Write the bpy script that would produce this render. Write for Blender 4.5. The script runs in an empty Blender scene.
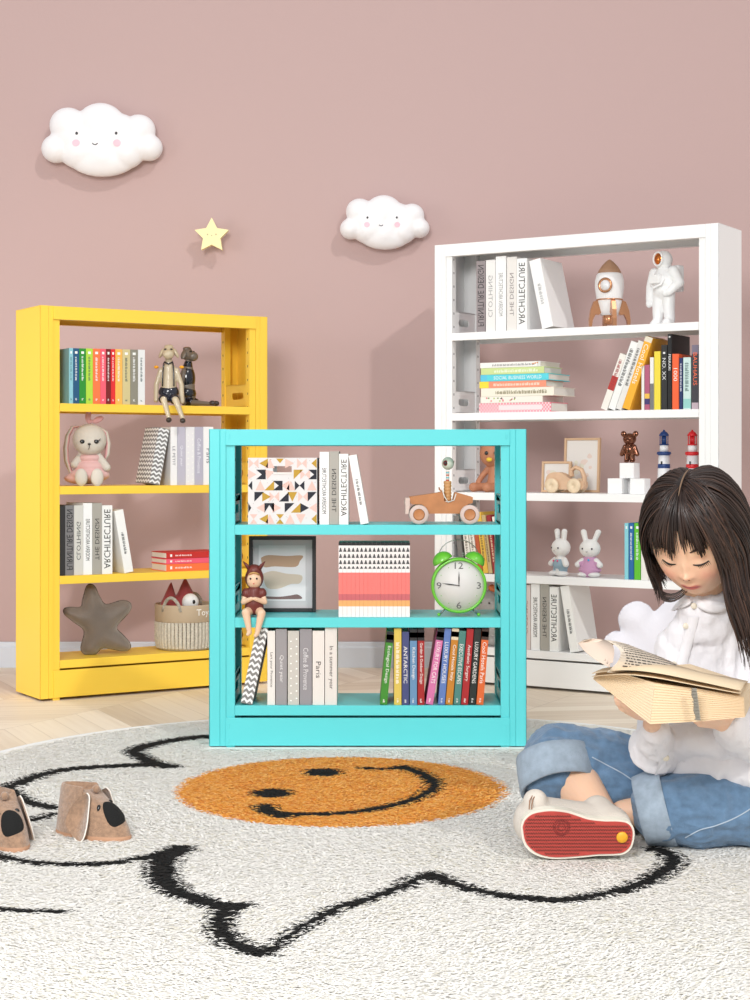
import bpy, bmesh, math, random
import numpy as np
from mathutils import Vector, Matrix, Euler, noise
random.seed(7); np.random.seed(7)
scn = bpy.context.scene
COL = scn.collection
F_PX, CX, HY, CH = 1650.0, 375.0, 460.0, 0.821      # focal length in px, principal point, camera height
PI = math.pi

def P(x, y, Y):                                      # photo measurement at a chosen distance -> place in the room
    return Vector(((x-CX)*Y/F_PX, Y, CH-(y-HY)*Y/F_PX))

# ------------------------------------------------------------------ materials
def lin(c):
    c = c/255.0
    return c/12.92 if c <= 0.04045 else ((c+0.055)/1.055)**2.4
_m = {}
def mat(col, rough=0.5, metal=0.0, bump=0.0, bscale=200.0, var=0.0, vscale=30.0, coat=0.0, sheen=0.0, name=None, sss=0.0):
    key = (tuple(col), rough, metal, bump, bscale, var, vscale, coat, sheen, sss)
    if key in _m: return _m[key]
    m = bpy.data.materials.new(name or 'paint_%d_%d_%d' % tuple(col)); m.use_nodes = True
    nt = m.node_tree; b = nt.nodes['Principled BSDF']
    c = (lin(col[0]), lin(col[1]), lin(col[2]), 1)
    b.inputs['Base Color'].default_value = c
    b.inputs['Roughness'].default_value = rough
    b.inputs['Metallic'].default_value = metal
    b.inputs['Coat Weight'].default_value = coat
    b.inputs['Sheen Weight'].default_value = sheen
    if sss: 
        b.inputs['Subsurface Weight'].default_value = sss
        b.inputs['Subsurface Radius'].default_value = (0.02, 0.008, 0.004)
        b.inputs['Subsurface Scale'].default_value = 0.5
    tc = nt.nodes.new('ShaderNodeTexCoord')
    if var:
        n = nt.nodes.new('ShaderNodeTexNoise'); n.inputs['Scale'].default_value = vscale; n.inputs['Detail'].default_value = 5
        nt.links.new(tc.outputs['Object'], n.inputs['Vector'])
        mr = nt.nodes.new('ShaderNodeMapRange'); mr.inputs['From Min'].default_value = .3; mr.inputs['From Max'].default_value = .7
        mr.inputs['To Min'].default_value = 1-var; mr.inputs['To Max'].default_value = 1+var*0.5
        nt.links.new(n.outputs['Fac'], mr.inputs['Value'])
        mx = nt.nodes.new('ShaderNodeVectorMath'); mx.operation = 'SCALE'
        mx.inputs[0].default_value = c[:3]; nt.links.new(mr.outputs['Result'], mx.inputs['Scale'])
        nt.links.new(mx.outputs['Vector'], b.inputs['Base Color'])
    if bump:
        n = nt.nodes.new('ShaderNodeTexNoise'); n.inputs['Scale'].default_value = bscale; n.inputs['Detail'].default_value = 4
        nt.links.new(tc.outputs['Object'], n.inputs['Vector'])
        bp = nt.nodes.new('ShaderNodeBump'); bp.inputs['Strength'].default_value = bump; bp.inputs['Distance'].default_value = .004
        nt.links.new(n.outputs['Fac'], bp.inputs['Height']); nt.links.new(bp.outputs['Normal'], b.inputs['Normal'])
    _m[key] = m
    return m
def attr_mat(name, rough=0.6, bump=0.0, bscale=300, sss=0.0, sheen=0.0):
    m = bpy.data.materials.new(name); m.use_nodes = True; nt = m.node_tree; b = nt.nodes['Principled BSDF']
    a = nt.nodes.new('ShaderNodeAttribute'); a.attribute_name = 'Col'
    nt.links.new(a.outputs['Color'], b.inputs['Base Color']); b.inputs['Roughness'].default_value = rough
    b.inputs['Sheen Weight'].default_value = sheen
    if sss:
        b.inputs['Subsurface Weight'].default_value = sss; b.inputs['Subsurface Radius'].default_value = (0.02, 0.008, 0.004); b.inputs['Subsurface Scale'].default_value = 0.5
    if bump:
        tc = nt.nodes.new('ShaderNodeTexCoord'); n = nt.nodes.new('ShaderNodeTexNoise'); n.inputs['Scale'].default_value = bscale
        nt.links.new(tc.outputs['Object'], n.inputs['Vector'])
        bp = nt.nodes.new('ShaderNodeBump'); bp.inputs['Strength'].default_value = bump; bp.inputs['Distance'].default_value = .003
        nt.links.new(n.outputs['Fac'], bp.inputs['Height']); nt.links.new(bp.outputs['Normal'], b.inputs['Normal'])
    return m
WHITE = (240, 240, 238); BLACK = (22, 22, 24)

# ------------------------------------------------------------------ text outlines (built-in font)
_txt = {}
def text_geo(s):
    if s in _txt: return _txt[s]
    cu = bpy.data.curves.new('t', 'FONT'); cu.body = s; cu.resolution_u = 2; cu.fill_mode = 'FRONT'
    ob = bpy.data.objects.new('t', cu); COL.objects.link(ob)
    dg = bpy.context.evaluated_depsgraph_get(); dg.update()
    me = bpy.data.meshes.new_from_object(ob.evaluated_get(dg))
    v = np.array([tuple(x.co) for x in me.vertices]).reshape(-1, 3); f = [tuple(p.vertices) for p in me.polygons]
    bpy.data.objects.remove(ob); bpy.data.curves.remove(cu); bpy.data.meshes.remove(me)
    if len(v):
        mn, mx = v.min(0), v.max(0); v = v-(mn+mx)/2
        size = mx-mn
    else: size = np.array([1., 1., 0])
    _txt[s] = (v, f, size)
    return _txt[s]

# ------------------------------------------------------------------ mesh builder
class MB:
    def __init__(s): s.v = []; s.f = []; s.mi = []; s.sm = []
    def add(s, V, F, mi=0, smooth=False, M=None):
        o = len(s.v)
        for p in V:
            p = Vector(p)
            if M is not None: p = M @ p
            s.v.append((p.x, p.y, p.z))
        for f in F: s.f.append(tuple(i+o for i in f)); s.mi.append(mi); s.sm.append(smooth)
        return s
    def box(s, x0, x1, y0, y1, z0, z1, mi=0, M=None):
        V = [(x0,y0,z0),(x1,y0,z0),(x1,y1,z0),(x0,y1,z0),(x0,y0,z1),(x1,y0,z1),(x1,y1,z1),(x0,y1,z1)]
        return s.add(V, [(0,3,2,1),(4,5,6,7),(0,1,5,4),(1,2,6,5),(2,3,7,6),(3,0,4,7)], mi, False, M)
    def tube(s, pts, rad, n=12, mi=0, cap=True, smooth=True, flat=1.0, M=None):
        pts = [Vector(p) for p in pts]; k = len(pts)
        if not hasattr(rad, '__len__'): rad = [rad]*k
        T = [(pts[min(i+1,k-1)]-pts[max(i-1,0)]).normalized() for i in range(k)]
        up = Vector((0,0,1)) if abs(T[0].z) < .9 else Vector((0,1,0))
        a = T[0].cross(up).normalized(); V = []
        for i in range(k):
            a = (a-T[i]*a.dot(T[i])).normalized(); b = T[i].cross(a)
            for j in range(n):
                t = 2*PI*j/n; V.append(pts[i]+a*(math.cos(t)*rad[i])+b*(math.sin(t)*rad[i]*flat))
        Fc = [(i*n+j, i*n+(j+1)%n, (i+1)*n+(j+1)%n, (i+1)*n+j) for i in range(k-1) for j in range(n)]
        if cap: Fc += [tuple(range(n-1,-1,-1)), tuple(range((k-1)*n, k*n))]
        return s.add(V, Fc, mi, smooth, M)
    def cap(s, p0, p1, r0, r1, n=16, mi=0, M=None):      # tapered capsule
        p0, p1 = Vector(p0), Vector(p1); d = (p1-p0); L = d.length; d = d/L if L > 1e-9 else Vector((0,0,1))
        pts, rr = [], []
        for k in range(1, 7):
            t = PI/2*k/6; pts.append(p0-d*(r0*math.cos(t))); rr.append(max(1e-4, r0*math.sin(t)))
        for k in range(0, 6):
            t = PI/2*k/6; pts.append(p1+d*(r1*math.sin(t))); rr.append(max(1e-4, r1*math.cos(t)))
        return s.tube(pts, rr, n, mi, True, True, 1.0, M)
    def limb(s, pts, rads, n=16, mi=0):
        for i in range(len(pts)-1): s.cap(pts[i], pts[i+1], rads[i], rads[i+1], n, mi)
        return s
    def ell(s, c, r, mi=0, rot=None, nu=24, nv=14, M=None):
        c = Vector(c); r = (r,r,r) if not hasattr(r,'__len__') else r
        R = Euler(rot).to_matrix() if rot is not None else Matrix.Identity(3); V = [c+R@Vector((0,0,r[2]))]
        for i in range(1, nv):
            t = PI*i/nv
            for j in range(nu):
                p = 2*PI*j/nu; V.append(c+R@Vector((r[0]*math.sin(t)*math.cos(p), r[1]*math.sin(t)*math.sin(p), r[2]*math.cos(t))))
        V.append(c+R@Vector((0,0,-r[2]))); Fc = [(0,1+j,1+(j+1)%nu) for j in range(nu)]
        for i in range(nv-2):
            for j in range(nu): Fc.append((1+i*nu+j, 1+(i+1)*nu+j, 1+(i+1)*nu+(j+1)%nu, 1+i*nu+(j+1)%nu))
        e = len(V)-1; Fc += [(e, 1+(nv-2)*nu+(j+1)%nu, 1+(nv-2)*nu+j) for j in range(nu)]
        return s.add(V, Fc, mi, True, M)
    def lathe(s, prof, n=32, mi=0, M=None, smooth=True, caps=(1,1)):
        V = []
        for r, z in prof:
            for j in range(n): V.append((r*math.cos(2*PI*j/n), r*math.sin(2*PI*j/n), z))
        k = len(prof)
        Fc = [(i*n+j, i*n+(j+1)%n, (i+1)*n+(j+1)%n, (i+1)*n+j) for i in range(k-1) for j in range(n)]
        if caps[0]: Fc += [tuple(range(n-1,-1,-1))]
        if caps[1]: Fc += [tuple(range((k-1)*n, k*n))]
        return s.add(V, Fc, mi, smooth, M)
    def prism(s, poly, y0, y1, mi=0, M=None, mside=None):    # outline in x,z ; extruded along y, front at y0
        A = sum(poly[i][0]*poly[(i+1)%len(poly)][1]-poly[(i+1)%len(poly)][0]*poly[i][1] for i in range(len(poly)))
        if A < 0: poly = poly[::-1]
        n = len(poly)
        V = [(x,y0,z) for x,z in poly]+[(x,y1,z) for x,z in poly]
        s.add(V, [tuple(range(n)), tuple(range(2*n-1,n-1,-1))], mi, False, M)
        s.add(V, [(i, i+n, (i+1)%n+n, (i+1)%n) for i in range(n)], mi if mside is None else mside, False, M)
        return s
    def text(s, txt, length, height, c=(0,0,0), mode='h', mi=1, M=None, eps=.0004):   # lettering on a face looking to -y
        v, f, size = text_geo(txt); kx = length/max(size[0],1e-6); ky = min(height/max(size[1],1e-6), kx*2.3); kx = min(kx, ky*1.25); V = []
        for x, y, _ in v:
            x *= kx; y *= ky
            if mode == 'h': q = (x, y)
            elif mode == 'd': q = (y, -x)          # reads downwards
            elif mode == 'm': q = (y, x)           # the photo's mirror-reversed spines
            elif mode == 'hm': q = (x, -y)
            V.append((c[0]+q[0], c[1]-eps, c[2]+q[1]))
        return s.add(V, f, mi, False, M)
    def build(s, name, mats, parent=None, bevel=0, voxel=0, smooth_it=0, label=None, M=None, apply=False, adapt=0):
        me = bpy.data.meshes.new(name); me.from_pydata(s.v, [], s.f); 
        me.polygons.foreach_set('material_index', s.mi); me.polygons.foreach_set('use_smooth', s.sm)
        for m in (mats if isinstance(mats, (list,tuple)) else [mats]): me.materials.append(m)
        me.update()
        o = bpy.data.objects.new(name, me); COL.objects.link(o)
        if M is not None: o.matrix_world = M
        if voxel:
            r = o.modifiers.new('Remesh', 'REMESH'); r.mode = 'VOXEL'; r.voxel_size = voxel; r.use_smooth_shade = True
            if smooth_it:
                q = o.modifiers.new('Smooth', 'SMOOTH'); q.iterations = smooth_it; q.factor = .5
            bake(o)
        if bevel:
            q = o.modifiers.new('Bevel', 'BEVEL'); q.width = bevel; q.segments = 2; q.limit_method = 'ANGLE'; q.angle_limit = .6
            q.harden_normals = False
        if parent is not None: o.parent = parent
        if label: o['label'] = label
        return o
def bake(o):
    dg = bpy.context.evaluated_depsgraph_get(); dg.update()
    me = bpy.data.meshes.new_from_object(o.evaluated_get(dg)); old = o.data; nm = old.name
    for p in me.polygons: p.use_smooth = True
    o.modifiers.clear(); o.data = me; bpy.data.meshes.remove(old); me.name = nm
def vcol(o, fn):                                     # local colour stored per vertex
    me = o.data; a = me.color_attributes.new('Col', 'FLOAT_COLOR', 'POINT')
    arr = np.zeros(len(me.vertices)*3, np.float32); me.vertices.foreach_get('co', arr)
    c = fn(arr.reshape(-1,3)); out = np.ones((len(me.vertices),4), np.float32); out[:,:3] = c
    a.data.foreach_set('color', out.ravel())
def L3(c): return np.array([lin(c[0]), lin(c[1]), lin(c[2])])

def tag(o, label, cat, group=None, kind=None):
    o['label'] = label
    if cat: o['category'] = cat
    if group: o['group'] = group
    if kind: o['kind'] = kind
    return o
def thing(name, loc, rz=0, label='', cat='', group=None, rot=None, scale=None):
    o = bpy.data.objects.new(name, None); COL.objects.link(o); o.empty_display_size = .05
    o.location = loc; o.rotation_euler = rot if rot else (0,0,rz)
    return tag(o, label, cat, group)
def structure(o, label=None):
    o['kind'] = 'structure'
    if label: o['label'] = label
    return o

# ------------------------------------------------------------------ shelf units: frames of reference
class Unit:
    def __init__(s, X, Y, deg, W, H, D, base, shelves, lip=.028):
        s.X, s.Y, s.a = X, Y, math.radians(deg); s.c, s.s = math.cos(s.a), math.sin(s.a)
        s.W, s.H, s.D, s.base, s.sh, s.lip = W, H, D, base, shelves, lip
    def at(s, u, v, z=0): return Vector((s.X+u*s.c-v*s.s, s.Y+u*s.s+v*s.c, z))
    def u(s, px, v=0):
        k = (px-CX)/F_PX; return (k*(s.Y+v*s.c)-s.X+v*s.s)/(s.c-k*s.s)
    def sc(s, px, v=0):  return F_PX/s.at(s.u(px,v), v).y      # px per metre there
    def z(s, px, py, v=0): return CH-(py-HY)/s.sc(px, v)
YEL = Unit(-1.137, 5.60, 32, .875, 1.347, .238, 0.0, [.136, .424, .731, 1.015])
WHI = Unit(.2214, 6.14, -32, 1.104, 1.62, .225, 0.0, [.137, .405, .702, .994, 1.290])
TUR = Unit(-.4668, 4.64, 0, .893, .908, .255, .008, [.130, .3775, .6385])
# ================================================================== ROOM
WALL_Y = 6.54
def make_room():
    wm = mat((190,163,160), .85, bump=.08, bscale=90, name='pink_wall_paint')
    m = MB(); m.box(-4, 4, WALL_Y, WALL_Y+.1, -.05, 3.2)
    structure(m.build('wall_back', wm), 'dusty pink back wall behind the shelves')
    # floor: pale chevron parquet
    fm = bpy.data.materials.new('chevron_oak'); fm.use_nodes = True; nt = fm.node_tree; b = nt.nodes['Principled BSDF']; N = nt.nodes.new; Lk = nt.links.new
    tc = N('ShaderNodeTexCoord'); mp = N('ShaderNodeMapping'); mp.inputs['Rotation'].default_value = (0,0,math.radians(28)); Lk(tc.outputs['Object'], mp.inputs['Vector'])
    sx = N('ShaderNodeSeparateXYZ'); Lk(mp.outputs['Vector'], sx.inputs[0])
    def mth(op, a, bb=None, c=None):
        n = N('ShaderNodeMath'); n.operation = op
        for i, q in enumerate((a, bb, c)):
            if q is None: continue
            if isinstance(q, (int,float)): n.inputs[i].default_value = q
            else: Lk(q, n.inputs[i])
        return n.outputs[0]
    colw = .42
    pp = mth('PINGPONG', sx.outputs[0], colw)
    yy = mth('ADD', sx.outputs[1], mth('MULTIPLY', pp, .75))
    q = mth('DIVIDE', yy, .115); fr = mth('FRACT', q); fl = mth('FLOOR', q)
    colid = mth('FLOOR', mth('DIVIDE', sx.outputs[0], colw))
    cmb = N('ShaderNodeCombineXYZ'); Lk(fl, cmb.inputs[0]); Lk(colid, cmb.inputs[1])
    wn = N('ShaderNodeTexWhiteNoise'); Lk(cmb.outputs[0], wn.inputs['Vector'])
    gv = N('ShaderNodeCombineXYZ'); Lk(mth('MULTIPLY', yy, 26), gv.inputs[1]); Lk(mth('MULTIPLY', sx.outputs[0], 2.2), gv.inputs[0]); Lk(mth('MULTIPLY', wn.outputs['Value'], 30), gv.inputs[2])
    gn = N('ShaderNodeTexNoise'); gn.inputs['Scale'].default_value = 1.4; gn.inputs['Detail'].default_value = 6; Lk(gv.outputs[0], gn.inputs['Vector'])
    t = mth('ADD', mth('MULTIPLY', wn.outputs['Value'], .45), mth('MULTIPLY', gn.outputs['Fac'], .65))
    cr = N('ShaderNodeValToRGB'); Lk(t, cr.inputs[0])
    cr.color_ramp.elements[0].color = (*L3((208,188,164)),1); cr.color_ramp.elements[0].position = .1
    cr.color_ramp.elements[1].color = (*L3((240,228,210)),1); cr.color_ramp.elements[1].position = .75
    e1 = mth('LESS_THAN', fr, .02); pc = mth('GREATER_THAN', mth('PINGPONG', sx.outputs[0], colw), colw-.0012); 
    e2 = mth('LESS_THAN', pp, .0012)
    gr = mth('MAXIMUM', mth('MAXIMUM', e1, e2), pc)
    mx = N('ShaderNodeMix'); mx.data_type = 'RGBA'; Lk(mth('MULTIPLY', gr, .45), mx.inputs[0]); Lk(cr.outputs[0], mx.inputs[6]); mx.inputs[7].default_value = (*L3((140,118,95)),1)
    Lk(mx.outputs[2], b.inputs['Base Color']); b.inputs['Roughness'].default_value = .5
    m = MB(); m.box(-4, 4, -1.0, WALL_Y, -.06, 0)
    structure(m.build('floor', fm), 'pale oak chevron parquet floor')
    m = MB(); m.prism([(0,0),(0,.098),(.006,.102),(.010,.098),(.012,.084),(.017,.078),(.018,0)], -4, 4)
    # outline was drawn in x,z -> turn so that x runs away from the wall
    bb = m.build('baseboard_back', mat((208,213,222), .45, name='baseboard_paint'), bevel=.001)
    bb.matrix_world = Matrix.Translation((0, WALL_Y-.001, 0)) @ Matrix.Rotation(-PI/2, 4, 'Z')
    structure(bb, 'pale lilac white baseboard along the pink wall')
make_room()

# ================================================================== RUG
RCX, RCY, RR, RF = 0.0, 4.135, 1.15, 2.05
def G(x, y):                                          # photo point on the floor -> x, y
    Y = (CH-.0150)*F_PX/(y-HY); return ((x-CX)*Y/F_PX, Y)
STROKES = [ # px polyline, px half width (vertical)
 ([(212,736),(190,738),(167,741.5),(150,745),(139,748.5),(134,752),(143,758),(158,764),(171,766.5)], 2.6),
 ([(171,766.5),(153,765),(125,765.5),(100,767),(67,769.5),(42,775),(22,782),(9,788),(14,795),(28,802),(54,808)], 2.8),
 ([(53,814),(40,818),(20,822),(-20,826),(-60,832)], 2.4),
 ([(-60,838),(-30,848),(0,856),(20,860.5),(43,863),(83,864.5),(117,862.5),(143,857.5),(163,853),(181,848)], 2.8),
 ([(181,849),(170,855),(163,862),(161,875),(171,888),(185,895),(205,901.5),(224,906),(239,906)], 5.6),
 ([(226,908),(221,918),(221,930),(232,942),(249,950.5),(262,953)], 5.6),
 ([(262,953),(272,949),(288,937),(302,928),(318,919),(342,906),(356,903),(372,898),(390,891),(408,884),(420,877),(431,874)], 3.6),
 ([(431,874),(438,877),(448,882),(475,890),(500,895),(530,898.5),(563,900),(601,894.5),(633,887),(655,877),(671,866),(673,858),(665,852),(655,849)], 4.0),
 ([(585,736),(600,740),(620,744),(650,749),(700,757),(760,770),(800,790),(790,815),(740,835)], 3.0),
 ([(-60,903),(0,909),(30,911),(63,911.5)], 2.6),
]
SMILE = [([(262,808),(272,812),(283,813.5),(323,814),(362,811),(397,804.5),(420,796.5),(432,789),(434,783),(428,777),(420,773),(409,769),(398,767.5)], 3.0),
         ([(364,768),(380,769),(400,768),(404,766)], 1.9), ([(264,806),(270,812),(284,816)], 4.2)]
def seg_dist(PX, PY, a, b):
    dx, dy = b[0]-a[0], b[1]-a[1]; t = np.clip(((PX-a[0])*dx+(PY-a[1])*dy)/(dx*dx+dy*dy+1e-9), 0, 1)
    return np.hypot(PX-a[0]-t*dx, PY-a[1]-t*dy)
def smooth_poly(pts, n=5):
    out = []
    for i in range(len(pts)-1):
        p0, p1, p2, p3 = (np.array(pts[max(i-1,0)],float), np.array(pts[i],float), np.array(pts[i+1],float), np.array(pts[min(i+2,len(pts)-1)],float))
        for k in range(n):
            t = k/n; out.append(tuple(.5*((2*p1)+(-p0+p2)*t+(2*p0-5*p1+4*p2-p3)*t*t+(-p0+3*p1-3*p2+p3)*t**3)))
    out.append(tuple(map(float, pts[-1]))); return out
CREAM, BLK, ORG = L3((250,248,243)), L3((8,8,8)), L3((250,172,66))
def rug_color(X, Y):
    n = len(X); c = np.tile(CREAM, (n,1))
    d = np.hypot((X+.083)/.400, (Y-4.050)/.428); org = d < 1
    c[org] = ORG
    def stroke(pl, hw, fac=1.0):
        g = [G(x,y) for x,y in smooth_poly(pl)]; m = np.zeros(n, bool)
        pyx = [y for x,y in smooth_poly(pl)]
        for i in range(len(g)-1):
            yp = (pyx[i]+pyx[i+1])/2; dY = (CH-.012)*F_PX/(yp-HY)**2   # metres of depth per px
            w = max(hw*dY*.72, .009)*fac
            m |= seg_dist(X, Y, g[i], g[i+1]) < w
        return m
    for pl, hw in STROKES: c[stroke(pl, hw)] = BLK
    for pl, hw in SMILE: c[stroke(pl, hw, .80)] = BLK
    for ex, ey, hx, hy in ((272,793,21,4.6),(323.5,772.3,20,3.9)):
        g = G(ex,ey); gh = abs(G(ex+hx,ey)[0]-g[0]); gv = abs(G(ex,ey+hy)[1]-G(ex,ey-hy)[1])/2
        c[np.hypot((X-g[0])/gh, (Y-g[1])/gv) < 1] = BLK
    return c
def rug_r(X, Y):
    dy = Y-RCY; return np.hypot(X/RR, np.where(dy > 0, dy/RR, dy/RF))
def make_rug():
    m = MB(); n = 160; V = []; Fc = []
    for ring, (k, z) in enumerate(((1.0,.001),(1.0,.006),(.996,.010),(.985,.012),(.978,.0095),(.972,.012))):
        for j in range(n):
            t = 2*PI*j/n; sy = RR if math.sin(t) > 0 else RF; V.append((RCX+RR*k*math.cos(t), RCY+sy*k*math.sin(t), z))
    for r in range(5):
        for j in range(n): Fc.append((r*n+j, r*n+(j+1)%n, (r+1)*n+(j+1)%n, (r+1)*n+j))
    Fc.append(tuple(range(5*n, 6*n)))
    m.add(V, Fc, 0, True)
    root = m.build('rug', mat((240,240,240), .9, bump=.2, bscale=400, name='rug_backing'))
    tag(root, 'big round cream shaggy rug with black petal outlines and orange smiley face', 'rug')
    # pattern field: fine coloured sheet
    st = .0075; xs = np.arange(-1.12, 1.121, st); ys = np.arange(RCY-RF*.96, RCY+RR*.965, st)
    GX, GY = np.meshgrid(xs, ys); sh = GX.shape; X, Y = GX.ravel(), GY.ravel()
    inside = rug_r(X, Y) < .965
    Xj = X+np.random.uniform(-.004,.004,X.size); Yj = Y+np.random.uniform(-.005,.005,X.size)
    c = rug_color(Xj, Yj); Z = .0125+np.random.uniform(0,.0012,X.size)
    c *= np.random.uniform(.96,1.0,X.size)[:,None]
    idx = -np.ones(X.size, int); idx[inside] = np.arange(inside.sum()); I = idx.reshape(sh)
    a,b_,c_,d = I[:-1,:-1], I[:-1,1:], I[1:,1:], I[1:,:-1]; ok = (a>=0)&(b_>=0)&(c_>=0)&(d>=0)
    quads = np.stack([a[ok],b_[ok],c_[ok],d[ok]],1)
    me = bpy.data.meshes.new('pattern_field'); nv = inside.sum()
    # pile tufts
    NT = 230000; k = 0; TX = np.random.uniform(-1.12,1.12,NT*2); TY = np.random.uniform(2.3, RCY+RR, NT*2)
    ok2 = (rug_r(TX,TY) < .955) & ~((TX > TUR.X-.015) & (TX < TUR.X+TUR.W+.015) & (TY > TUR.Y-.03) & (TY < TUR.Y+TUR.D+.03)) & (np.abs(TX) < .30*TY+.1); TX, TY = TX[ok2][:NT], TY[ok2][:NT]; NT = len(TX)
    tc = rug_color(TX, TY); isorg = (np.abs(tc-ORG).sum(1) < .01)
    var = np.random.uniform(.95,1.0,NT); tc = tc*var[:,None]
    bl = np.sin(TX*5+TY*3)*np.sin(TY*9-TX*4)+.6*np.sin(TX*17+TY*11); warm = (np.random.rand(NT) < .05+.12*np.clip(bl,0,1)) & (~isorg) & (tc[:,0] > .5); tc[warm] = tc[warm]*np.array([.88,.86,.77])
    rr = np.random.rand(NT); tc[isorg & (rr < .3)] = L3((255,198,110)); tc[isorg & (rr > .84)] = L3((222,124,40))
    ang = np.random.normal(0,.30,NT)+np.where(np.random.rand(NT)<.5,0,PI)+.25*np.sin(TX*3+TY*5); ln = np.random.uniform(.010,.025,NT); wd = np.random.uniform(.0014,.0026,NT)
    dx, dy = np.cos(ang), np.sin(ang); z0 = np.full(NT,.012); z1 = np.random.uniform(.0145,.0168,NT); z2 = np.random.uniform(.0138,.0155,NT)
    def tri(px, py, pz): return np.stack([px,py,pz],1)
    A = tri(TX-dy*wd, TY+dx*wd, z0); B = tri(TX+dy*wd, TY-dx*wd, z0)
    Cc = tri(TX+dx*ln*.5+dy*wd, TY+dy*ln*.5-dx*wd, z1); D = tri(TX+dx*ln*.5-dy*wd, TY+dy*ln*.5+dx*wd, z1); E = tri(TX+dx*ln, TY+dy*ln, z2)
    TV = np.stack([A,B,Cc,D,E],1).reshape(-1,3); TCo = np.repeat(tc,5,0)
    allv = np.concatenate([np.stack([X[inside],Y[inside],Z[inside]],1), TV]); allc = np.concatenate([c[inside], TCo])
    o = nv+np.arange(NT)*5
    q2 = np.stack([o,o+1,o+2,o+3],1); t2 = np.stack([o+3,o+2,o+4],1)
    loops = np.concatenate([quads.ravel(), q2.ravel(), t2.ravel()]).astype(np.int32)
    tot = np.concatenate([np.full(len(quads)+len(q2),4), np.full(len(t2),3)]).astype(np.int32); start = np.concatenate([[0], np.cumsum(tot)[:-1]]).astype(np.int32)
    me.vertices.add(len(allv)); me.vertices.foreach_set('co', allv.astype(np.float32).ravel())
    me.loops.add(len(loops)); me.loops.foreach_set('vertex_index', loops); me.polygons.add(len(tot))
    me.polygons.foreach_set('loop_start', start); me.polygons.foreach_set('loop_total', tot)
    me.update(calc_edges=True); me.validate()
    at = me.color_attributes.new('Col', 'FLOAT_COLOR', 'POINT'); cc = np.ones((len(allv),4), np.float32); cc[:,:3] = allc; at.data.foreach_set('color', cc.ravel())
    me.materials.append(attr_mat('rug_pile', .95))
    ob = bpy.data.objects.new('pile', me); COL.objects.link(ob); ob.parent = root; ob['kind'] = 'stuff'
make_rug()

# ================================================================== BOOKCASES
def rects_hole(m, v0, v1, z0, z1, hv0, hv1, hz0, hz1, u, th, mi=0):   # upright plate at u with a rounded slot
    r = (hz1-hz0)/2; cz = (hz0+hz1)/2; inner = []
    for k in range(9): t = PI/2+PI*k/8; inner.append((hv0+r+r*math.cos(t), cz+r*math.sin(t)))
    for k in range(9): t = -PI/2+PI*k/8; inner.append((hv1-r+r*math.cos(t), cz+r*math.sin(t)))
    outer = []
    cv = (v0+v1)/2
    for (a,b) in inner:
        dx, dz = a-cv, b-(cz); sc_ = 1e9
        if abs(dx) > 1e-9: sc_ = min(sc_, ((v1-cv) if dx > 0 else (cv-v0))/abs(dx))
        if abs(dz) > 1e-9: sc_ = min(sc_, ((z1-cz) if dz > 0 else (cz-z0))/abs(dz))
        outer.append((cv+dx*sc_, cz+dz*sc_))
    n = len(inner); V = []
    for uu in (u, u+th):
        V += [(uu,a,b) for a,b in inner]+[(uu,a,b) for a,b in outer]
    Fc = []
    for i in range(n):
        j = (i+1)%n
        Fc += [(i,j,n+j,n+i), (2*n+j,2*n+i,3*n+i,3*n+j), (i,2*n+i,2*n+j,j), (n+j,3*n+j,3*n+i,n+i)]
    m.add(V, Fc, mi)
    for i in range(n):
        A, B = outer[i], outer[(i+1)%n]
        if abs(A[0]-B[0]) > 1e-6 and abs(A[1]-B[1]) > 1e-6:
            c = (A[0] if A[0] in (v0,v1) or abs(A[0]-v0) < 1e-6 or abs(A[0]-v1) < 1e-6 else B[0], A[1] if abs(A[1]-z0) < 1e-6 or abs(A[1]-z1) < 1e-6 else B[1])
            m.add([(u,*A),(u,*c),(u,*B),(u+th,*A),(u+th,*c),(u+th,*B)], [(0,1,2),(5,4,3)], mi)
    m.box(u, u+th, v0, v1, z0, z0+.004); m.box(u, u+th, v0, v1, z1-.004, z1)
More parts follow.
